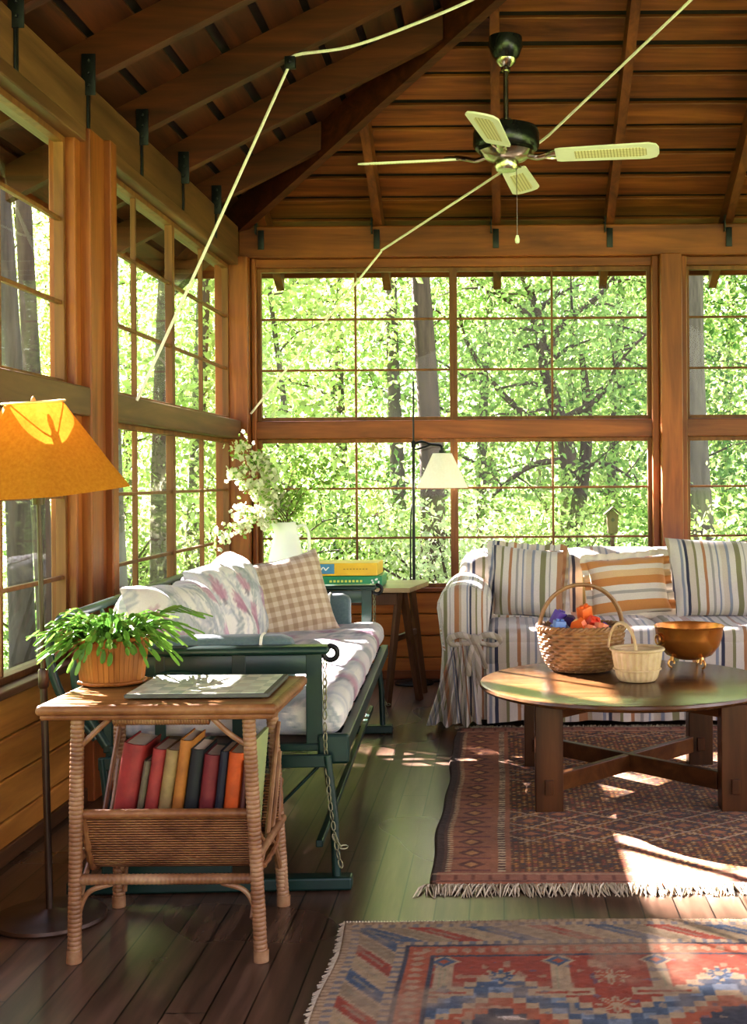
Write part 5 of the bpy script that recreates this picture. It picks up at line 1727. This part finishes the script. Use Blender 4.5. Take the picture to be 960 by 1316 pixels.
        dm = pu / 0.032 + np.abs(V - 0.275) / 0.032
        paint(C, dm < 1.25, cream); paint(C, dm < 0.95, blue); paint(C, dm < 0.4, rust)
        # rosettes
        for (dx, vv) in ((0.0, 0.36), (0.25, 0.37), (0.25, 0.52)):
            du = np.abs(cu) - dx; dv = V - vv
            a = np.arctan2(dv, du); r = np.hypot(du, dv)
            k = 0.034 * (0.72 + 0.28 * np.cos(8 * a))
            paint(C, r < k * 1.35, cream); paint(C, r < k, blue if dx == 0 else rust); paint(C, r < 0.012, cream)
        sp = smooth_noise(U, V, 0.028, 9)
        paint(C, (sp > 0.80) & (V > 0.25), cream, 0.6); paint(C, (sp < 0.13) & (V > 0.25), blue, 0.55)
        # borders
        D = np.minimum(U, V); Tt = np.where(U < V, V, U)
        g3 = (D > 0.175) & (D < 0.235); paint(C, g3, rust)
        paint(C, g3 & (((Tt / 0.034) % 1.0 - 0.5) ** 2 + ((D - 0.205) / 0.05) ** 2 < 0.1), cream, 0.7)
        paint(C, np.abs(D - 0.24) < 0.006, navy); paint(C, np.abs(D - 0.172) < 0.006, navy)
        paint(C, (D > 0.145) & (D < 0.166), cream); paint(C, (D > 0.145) & (D < 0.166) & ((Tt % 0.03) < 0.012), blue, 0.7)
        b = (D > 0.045) & (D < 0.145)
        ph = ((Tt - 1.4 * (D - 0.045)) / 0.075)
        i = np.floor(ph) % 4; f = ph - np.floor(ph)
        for k, c in enumerate((blue, (0.30, 0.25, 0.16), red, (0.40, 0.33, 0.21))):
            paint(C, b & (i == k), c)
        paint(C, b & (f < 0.16), cream); paint(C, b & (f > 0.45) & (f < 0.62) & (np.abs(D - 0.095) < 0.03), (0.30, 0.28, 0.20), 0.7)
        paint(C, (D > 0.026) & (D < 0.045), cream); paint(C, (D > 0.026) & (D < 0.045) & ((Tt % 0.03) < 0.014), blue, 0.6)
        paint(C, D <= 0.026, (0.44, 0.35, 0.23)); paint(C, (D <= 0.026) & ((Tt % 0.018) < 0.006), (0.3, 0.22, 0.13))
        wear = smooth_noise(U, V, 0.16, 12) * 0.6 + smooth_noise(U, V, 0.05, 13) * 0.4
        C = C * (1 - np.clip((wear - 0.52) * 2.4, 0, 0.55))[:, None] + np.array([0.38, 0.31, 0.22]) * np.clip((wear - 0.52) * 2.4, 0, 0.55)[:, None]
        f2 = 0.8 + 0.4 * smooth_noise(U, V, 0.012, 15)
        return C * f2[:, None] * np.array([0.94, 0.78, 0.66])
    Rg = thing('rug', 'worn red and blue oriental rug with striped border in the foreground', 'rug', (-0.415, 1.215, 0))
    rug_mesh('pile', 0, 0, W2, H2, 0.0055, c2, mat, Rg, seed=5, edge=0.007)
    m = MB(); rnd = random.Random(8)
    # frayed selvage
    y = 0.0
    while y < H2:
        p = Vector((0.004 + 0.007 * (math.sin(y * 5.1 + 5) + 0.6 * math.sin(y * 13 + 10)), y, 0.007))
        d = Vector((-rnd.uniform(0.008, 0.02), rnd.uniform(-0.008, 0.008), -0.004)); m.tube([p, p + d], [0.003, 0.0012], 5); y += 0.007
    x = 0.0
    while x < W2:
        p = Vector((x, H2 - 0.002, 0.008)); d = Vector((rnd.uniform(-0.006, 0.006), rnd.uniform(0.006, 0.014), -0.005)); m.tube([p, p + d], [0.003, 0.0012], 5); x += 0.008
    m.build('frayed_edge', fr, Rg)

# ------------------------------------------------------------------ outdoors
def quads(name, cen, size, colors, mat, parent, r, droop=0.2, aspect=0.55):
    k = shade_keep(cen + np.array(parent.location)[None, :])
    cen, size, colors = cen[k], size[k], colors[k]
    n = len(cen)
    d = r.normal(size=(n, 3)); d[:, 2] -= droop; d /= np.linalg.norm(d, axis=1)[:, None]
    e = r.normal(size=(n, 3)); e -= d * (d * e).sum(1)[:, None]; e /= np.linalg.norm(e, axis=1)[:, None]
    nn = np.cross(d, e)
    s = (size * r.uniform(0.6, 1.3, n))[:, None]
    P = np.stack([cen, cen + d * s * 0.45 + e * s * aspect * 0.5 + nn * s * 0.07, cen + d * s, cen + d * s * 0.45 - e * s * aspect * 0.5 + nn * s * 0.07], 1).reshape(-1, 3).astype(np.float32)
    q = np.arange(4 * n, dtype=np.int32)
    me = bpy.data.meshes.new(name)
    me.vertices.add(4 * n); me.vertices.foreach_set('co', P.ravel())
    me.loops.add(4 * n); me.loops.foreach_set('vertex_index', q)
    me.polygons.add(n); me.polygons.foreach_set('loop_start', np.arange(0, 4 * n, 4, dtype=np.int32))
    me.update(calc_edges=True)
    ca = me.color_attributes.new('Col', 'FLOAT_COLOR', 'POINT')
    c4 = np.ones((4 * n, 4), np.float32); c4[:, :3] = np.repeat(colors, 4, axis=0)
    ca.data.foreach_set('color', c4.ravel())
    me.materials.append(mat)
    return new_obj(name, me, parent)

# gaps cut into all foliage to make sunlight land here, as ellipses (x, y, rx, ry) on the floor plane
SUNDIR = (0.69, -0.72, -0.552)
GAPS = [(0.74, 3.74, 0.46, 0.48), (-0.47, 5.22, 0.17, 0.24), (0.10, 3.74, 0.20, 0.22), (-0.33, 2.26, 0.24, 0.22), (0.62, 5.14, 0.22, 0.18),
        (0.42, 4.62, 0.25, 0.06), (0.34, 1.67, 0.20, 0.22), (-0.06, 2.32, 0.16, 0.2), (-0.12, 2.85, 0.10, 0.25), (0.0, 3.35, 0.09, 0.3),
        (0.0, 4.17, 0.12, 0.12), (0.13, 4.57, 0.12, 0.10), (0.2, 4.78, 0.16, 0.12), (-0.05, 4.98, 0.34, 0.05)] + [(0.75 + 0.28 * k, 5.50, 0.22, 0.30) for k in range(8)]
def shade_keep(world):
    t = world[:, 2] / -SUNDIR[2]
    fx, fy = world[:, 0] + SUNDIR[0] * t, world[:, 1] + SUNDIR[1] * t
    keep = np.ones(len(world), bool)
    for (x, y, rx, ry) in GAPS:
        keep &= (((fx - x) / (rx + 0.12)) ** 2 + ((fy - y) / (ry + 0.12)) ** 2) > 1
    return keep

GZ = -0.65
def ground_z(x, y):
    d = math.hypot(x, y)
    return GZ + max(0.0, d - 20) * 0.12

def build_outdoors():
    g = NM('forest_floor')
    v = g.coords('Object', (1, 1, 1), rand=False)
    f = g.noise(v, 0.6, 6, 0.6); f2 = g.noise(v, 14, 4, 0.6)
    c = g.ramp(f, [(0.3, (0.10, 0.22, 0.03)), (0.5, (0.22, 0.38, 0.06)), (0.7, (0.30, 0.36, 0.12))])
    c = g.mix(g.math('MULTIPLY', f2, 0.5), c, (0.06, 0.10, 0.02))
    gm = g.finish(c, 1.0, 0, f2, 0.5, 0.05)
    m = MB()
    m.grid(lambda u, v: Vector((-60 + 120 * u, -30 + 110 * v, ground_z(-60 + 120 * u, -30 + 110 * v) + 0.1 * noise.noise(Vector((u * 30, v * 30, 0))))), 80, 80)
    struct(m.build('ground', gm))
    bark = M('bark_grey', (0.13, 0.10, 0.08), (0.05, 0.037, 0.028), 16, (1, 1, 0.12), rough=0.95, bump=0.8, detail=6)
    bark2 = M('bark_brown', (0.105, 0.068, 0.05), (0.04, 0.025, 0.018), 16, (1, 1, 0.12), rough=0.95, bump=0.8, detail=6)
    leaf = vcol_mat('leaf_green', 0.55, 3, 0.0, 0.5, 0.1, 0.3, 0)
    PAL = {'bright': ((0.38, 0.52, 0.14), (0.56, 0.66, 0.26)), 'mid': ((0.22, 0.38, 0.10), (0.42, 0.54, 0.20)), 'deep': ((0.08, 0.20, 0.05), (0.22, 0.36, 0.10)), 'pale': ((0.52, 0.60, 0.32), (0.66, 0.70, 0.42))}
    def cols(n, pal, r):
        a, b = np.array(PAL[pal][0]), np.array(PAL[pal][1])
        t = r.random(n)[:, None]
        return np.clip((a * (1 - t) + b * t) * r.uniform(0.5, 1.15, n)[:, None], 0, 0.9)
    def tree(x, y, h, tr, pal, nleaf, seed, lab, group=None, lean=(0, 0), spread=2.0, low=0.25, lsize=0.095, bk=None, limbs=9, paths=None, name='tree', crown=None):
        rnd = random.Random(seed); r = np.random.default_rng(seed)
        z0 = ground_z(x, y) - 0.05
        T = thing(name, lab, 'tree', (x, y, z0), 0, group)
        bk = bk or bark
        base = Vector((0, 0, 0))
        def tp(t): return Vector((lean[0] * t * h + 0.12 * math.sin(t * 5 + seed), lean[1] * t * h + 0.12 * math.cos(t * 4 + seed), t * h))
        pts = [tp(k / 14) for k in range(15)]
        m = MB()
        m.tube([p - Vector((tp(0).x, tp(0).y, 0)) for p in pts], [tr * (1.25 if k == 0 else 1) * (1 - 0.75 * k / 14) for k in range(15)], 14)
        m.build('trunk', bk, T, sharp=80)
        tips = []
        m = MB()
        if paths is None:
            for k in range(limbs):
                t = low + (0.97 - low) * (k + 0.5) / limbs
                a = rnd.uniform(0, 2 * PI); L = spread * rnd.uniform(0.6, 1.1) * (1.15 - 0.6 * t)
                p = tp(t) - Vector((tp(0).x, tp(0).y, 0)); q = []
                for s in range(6):
                    u = s / 5
                    q.append(p + Vector((math.cos(a + 0.4 * u) * L * u, math.sin(a + 0.4 * u) * L * u, L * 0.45 * u - 0.2 * L * u * u + rnd.uniform(-0.05, 0.05))))
                m.tube(q, [tr * 0.32 * (1 - 0.8 * s / 5) * (1 - 0.5 * t) for s in range(6)], 7)
                tips += q[2:]
                for s in range(2, 6):
                    e = q[s] + Vector((rnd.uniform(-1, 1), rnd.uniform(-1, 1), rnd.uniform(-0.3, 0.7))) * L * 0.3
                    m.tube([q[s], (q[s] + e) / 2 + Vector((0, 0, 0.05)), e], [tr * 0.10, tr * 0.07, tr * 0.03], 5)
                    tips.append(e)
        else:
            for p, rr in paths:
                q = catmull([Vector(s) - Vector((x, y, z0)) for s in p], 6)
                m.tube(q, [rr * (1 - 0.75 * i / len(q)) for i in range(len(q))], 8)
                for i in range(len(q) // 3, len(q), 2):
                    e = q[i] + Vector((rnd.uniform(-1, 1), rnd.uniform(-0.6, 0.6), rnd.uniform(-0.5, 0.8))) * 0.7
                    m.tube([q[i], (q[i] + e) / 2 + Vector((0, 0, 0.06)), e], [rr * 0.35, rr * 0.22, rr * 0.08], 5)
                    tips.append(e)
                tips += q[len(q) // 2:]
        if len(m.bm.verts): m.build('limbs', bk, T, sharp=80)
        if nleaf:
            tips.append(tp(1.0))
            tc = np.array([tuple(t) for t in tips])
            sel = r.integers(0, len(tc), nleaf)
            sp = crown or 0.30 * spread
            cen = tc[sel] + r.normal(0, 1, (nleaf, 3)) * np.array([sp, sp, sp * 0.7])
            cen[:, 2] = np.maximum(cen[:, 2], 0.15)
            quads('foliage', cen, np.full(len(cen), lsize), cols(nleaf, pal, r), leaf, T, r)
        return T
    def shrub(x, y, h, rad, pal, nleaf, seed, lab, group=None, lsize=0.07):
        r = np.random.default_rng(seed); rnd = random.Random(seed)
        z0 = ground_z(x, y) - 0.03
        S = thing('shrub', lab, 'shrub', (x, y, z0), 0, group)
        m = MB(); tips = []
        for k in range(9):
            a = rnd.uniform(0, 2 * PI); L = rad * rnd.uniform(0.3, 0.95)
            q = [Vector((0, 0, 0)), Vector((math.cos(a) * L * 0.3, math.sin(a) * L * 0.3, h * 0.45)), Vector((math.cos(a) * L, math.sin(a) * L, h * rnd.uniform(0.65, 1.0)))]
            m.tube(catmull(q, 4), [0.03 * (1 - 0.09 * i) for i in range(9)], 6); tips += catmull(q, 4)[3:]
        m.build('stems', bark2, S)
        tc = np.array([tuple(t) for t in tips])
        cen = tc[r.integers(0, len(tc), nleaf)] + r.normal(0, 1, (nleaf, 3)) * rad * 0.28
        cen[:, 2] = np.abs(cen[:, 2])
        quads('foliage', cen, np.full(len(cen), lsize), cols(nleaf, pal, r), leaf, S, r)
    # trees one can single out through the back windows
    p = at(553, 640, 13.5); tree(p.x, 13.5, 8.5, 0.155, 'mid', 2500, 1, 'thick straight grey trunk left of the white lamp, seen through the back window', lean=(0.012, 0), spread=1.8, low=0.55, bk=bark2)
    p = at(516, 640, 17.0); tree(p.x, 17.0, 10.0, 0.115, 'bright', 5000, 2, 'slim lean trunk just left of the thick one through the back window', lean=(0.022, 0), spread=2.0, low=0.45)
    p = at(909, 640, 13.0); tree(p.x, 13.0, 8.5, 0.185, 'mid', 2000, 3, 'stout pale grey trunk seen right of the back wall post', lean=(-0.002, 0), spread=1.6, low=0.6, bk=bark)
    Y = 15.5
    def q(px, py, yy=Y): return tuple(at(px, py, yy))
    b0 = at(738, 700, Y)
    paths = [([q(733, 600), q(725, 560), q(700, 470), q(690, 400), q(660, 330)], 0.12), ([q(700, 480), q(720, 420), q(770, 380), q(800, 340)], 0.06),
             ([q(725, 560), q(690, 545), q(640, 500), q(600, 440), q(590, 400)], 0.055), ([q(730, 590), q(680, 600), q(630, 640), q(600, 680)], 0.045),
             ([q(695, 420), q(660, 390), q(620, 370), q(590, 345)], 0.045), ([q(722, 540), q(770, 510), q(800, 460), q(830, 430)], 0.05), ([q(735, 610), q(775, 595), q(820, 620)], 0.035)]
    tree(b0.x, Y, 3.4, 0.15, 'mid', 9000, 4, 'dark many-limbed tree in the middle of the right back window', lean=(-0.01, 0), spread=1.6, bk=bark2, paths=paths, crown=0.55, lsize=0.085)
    p = at(780, 600, 19); tree(p.x, 19, 9, 0.10, 'bright', 9000, 5, 'leafy young tree behind the birdhouse', spread=2.2, low=0.12)
    p = at(400, 500, 14.5)
    paths = [([q(520, 460, 16.9), q(490, 410, 16.5), q(450, 370, 16), q(410, 345, 15.6)], 0.05), ([q(545, 420, 14), q(500, 380, 14), q(470, 345, 14)], 0.035)]
    tree(p.x - 0.4, 14.5, 5.0, 0.06, 'bright', 9000, 6, 'slender bright green tree through the left half of the back window', spread=1.7, low=0.1, limbs=12)
    # left side, seen through the side windows
    for i, (px, Y, tr, bk, lab) in enumerate(((28, 7.8, 0.085, bark, 'grey trunk in the nearest side window beside the lamp'), (66, 9.5, 0.08, bark2, 'slim brown trunk at the right of the nearest side window'),
                                              (157, 10.5, 0.09, bark, 'grey trunk behind the side window next to the post'), (205, 12.0, 0.10, bark2, 'brown trunk behind the middle of the side windows'), (243, 14.5, 0.10, bark, 'grey trunk behind the farther side window'))):
        p = at(px, 600, Y)
        tree(p.x, Y, 11.0 + 0.35 * i, tr, 'mid', 1200, 20 + i, lab, spread=1.3, low=0.8, bk=bk, limbs=6)
    # woods behind
    k = 0
    rnd = random.Random(77)
    pals = ['bright', 'mid', 'bright', 'pale', 'mid', 'bright', 'deep']
    for ring, (Ymin, Ymax, n, h) in enumerate(((18.5, 22, 11, 9), (24, 29, 12, 12), (32, 40, 12, 16))):
        for i in range(n):
            Y = rnd.uniform(Ymin, Ymax)
            x0, x1 = -0.42 * Y, 0.52 * Y
            x = x0 + (x1 - x0) * (i + rnd.uniform(0.2, 0.8)) / n
            tree(x, Y, h * rnd.uniform(0.8, 1.0), 0.10 + 0.03 * ring, pals[k % 7], 8500 if ring < 2 else 6500, 100 + k,
                 'bushy spring-green tree deep in the woods beyond the windows', 'trees in the woods beyond', spread=2.4 + 0.9 * ring, low=0.06, lsize=0.105 + 0.03 * ring, limbs=11)
            k += 1
    for i in range(11):
        a = R(118 + i * 6.5); d = rnd.uniform(15, 22)
        tree(d * math.cos(a) - 1, d * math.sin(a) + 2, rnd.uniform(7, 9), 0.11, pals[i % 7], 6500, 160 + i,
             'bushy spring-green tree on the slope beyond the side windows', 'trees beyond the side windows', spread=2.4, low=0.06, lsize=0.11, limbs=10)
    # trees added out of view, in the sun's path, to block most of it
    for i, (x, y) in enumerate(((-13.4, 14.2), (-11.9, 15.7), (-10.4, 17.1), (-8.9, 18.6))):
        T = tree(x, y, 9.5, 0.16, 'deep', 0, 300 + i, 'added tall tree out of view, blocking the sun from the porch', 'added sun-blocking trees out of view', spread=2.0, low=0.5, limbs=10)
        r = np.random.default_rng(400 + i)
        v = r.normal(size=(9000, 3)); v /= np.linalg.norm(v, axis=1)[:, None]
        cen = v * (r.random(9000) ** (1 / 3))[:, None] * np.array([2.1, 2.1, 3.3]) + np.array([0, 0, 8.1 - T.location.z])
        quads('foliage', cen, np.full(9000, 0.22), cols(9000, 'mid', r), leaf, T, r)
    # undergrowth
    for i in range(12):
        Y = rnd.uniform(10.5, 16); x = -4.6 + i * 0.78 + rnd.uniform(-0.3, 0.3)
        shrub(x, Y, rnd.uniform(1.0, 1.9), rnd.uniform(0.7, 1.1), pals[(i * 2) % 7], 3200, 200 + i, 'low leafy shrub under the trees outside the windows', 'shrubs under the trees')
    for i in range(7):
        y = 4.5 + i * 1.5; x = -4.6 - rnd.uniform(0, 2.2)
        shrub(x, y, rnd.uniform(0.8, 1.5), rnd.uniform(0.7, 1.0), pals[(i * 3) % 7], 2800, 230 + i, 'low leafy shrub on the bank outside the side windows', 'shrubs outside the side windows')
    # birdhouse
    p = at(787, 668, 12.0)
    B = thing('birdhouse', 'little brown birdhouse on a post outside the right back window', 'birdhouse', (p.x, 12.0, ground_z(p.x, 12.0)))
    z = p.z - ground_z(p.x, 12.0)
    wd = wood('bird_wood', (0.16, 0.10, 0.06), (0.11, 0.07, 0.04), (0.06, 0.035, 0.02), 'Z', 0.8)
    m = MB(); m.prism([(-0.045, -0.13), (0.045, -0.13), (0.055, 0.05), (0, 0.10), (-0.055, 0.05)], 'Y', -0.05, 0.05)
    for v in m.bm.verts: v.co.z += z
    m.build('box', wd, B)
    m = MB()
    for s in (-1, 1):
        m.box((s * 0.04, 0, z + 0.085), (0.11, 0.16, 0.012), 0.002, (0, s * R(42), 0))
    m.build('roof', wd, B)
    m = MB(); m.lathe([(0, 0), (0.018, 0)], 14); 
    for v in m.bm.verts: v.co = Vector((v.co.x, -0.0515, v.co.y + z - 0.0))
    m.build('entrance', DARKROOF, B)
    m = MB(); m.tube([(0, 0, z - 0.12), (0, 0, 0)], 0.018, 8); m.build('post', wd, B)
    return tree

# ------------------------------------------------------------------ light and camera
def build_light():
    sc = bpy.context.scene
    w = bpy.data.worlds.new('sky'); sc.world = w; w.use_nodes = True
    nt = w.node_tree; nt.nodes.clear()
    out = nt.nodes.new('ShaderNodeOutputWorld'); bg = nt.nodes.new('ShaderNodeBackground')
    tc = nt.nodes.new('ShaderNodeTexCoord'); sep = nt.nodes.new('ShaderNodeSeparateXYZ'); rp = nt.nodes.new('ShaderNodeValToRGB')
    nt.links.new(tc.outputs['Generated'], sep.inputs[0]); nt.links.new(sep.outputs[2], rp.inputs[0])
    e = rp.color_ramp.elements
    e[0].position = 0.0; e[0].color = (1.0, 0.99, 0.93, 1); e[1].position = 0.7; e[1].color = (0.62, 0.78, 1.0, 1)
    nt.links.new(rp.outputs[0], bg.inputs[0]); bg.inputs[1].default_value = SKY
    nt.links.new(bg.outputs[0], out.inputs[0])
    ld = bpy.data.lights.new('sun', 'SUN'); ld.energy = SUN; ld.color = (1.0, 0.95, 0.86); ld.angle = R(0.6)
    o = bpy.data.objects.new('sun', ld); COL.objects.link(o)
    d = Vector(SUNDIR)
    o.rotation_euler = d.to_track_quat('-Z', 'Y').to_euler()
    o.location = (-8, 18, 14)
    # added fill lamp along the right wall, lifts the shadows; no real source there
    ld = bpy.data.lights.new('fill_lamp', 'AREA'); ld.shape = 'RECTANGLE'; ld.size = 5.4; ld.size_y = 1.8; ld.energy = FILL; ld.color = (1.0, 0.95, 0.86)
    o = bpy.data.objects.new('fill_lamp', ld); COL.objects.link(o)
    o.location = (XR - 0.1, 0.6, 1.45); o.rotation_euler = (R(95), 0, R(90))
    sc.view_settings.view_transform = VIEW
    sc.view_settings.look = LOOK
    sc.view_settings.exposure = EXPO
    sc.view_settings.use_white_balance = True
    sc.view_settings.white_balance_temperature = 6300
    sc.view_settings.white_balance_tint = TINT
    sc.cycles.use_denoising = True
    sc.cycles.max_bounces = 10
    sc.cycles.diffuse_bounces = 6
    sc.cycles.glossy_bounces = 4
    sc.cycles.transparent_max_bounces = 16
    sc.cycles.sample_clamp_indirect = 6.0
    cam = bpy.data.cameras.new('camera'); co = bpy.data.objects.new('camera', cam); COL.objects.link(co)
    cam.sensor_fit = 'VERTICAL'; cam.sensor_height = 36.0; cam.sensor_width = 36.0 * 960 / 1316
    cam.lens = F_PX * 36.0 / 1316
    cam.shift_x = -(CX - 480) / 1316; cam.shift_y = -(658 - CY) / 1316
    cam.clip_end = 300; cam.clip_start = 0.05
    co.location = (0, 0, HCAM)
    co.rotation_mode = 'QUATERNION'
    co.rotation_quaternion = (Matrix.Rotation(R(90), 3, 'X') @ Matrix.Rotation(-ROLL, 3, 'Z')).to_quaternion()
    sc.camera = co

TINT = 26
SKY, SUN, FILL, EXPO = 2.4, 105.0, 80.0, 0.42
VIEW, LOOK = 'Standard', 'Medium High Contrast'

build_shell()
build_cables()
build_fan()
build_lamps()
rattan_mats()
build_rattan_table()
build_plant()
build_glider()
build_corner()
build_sofa()
build_coffee()
build_rugs()
TREE = build_outdoors()
build_light()
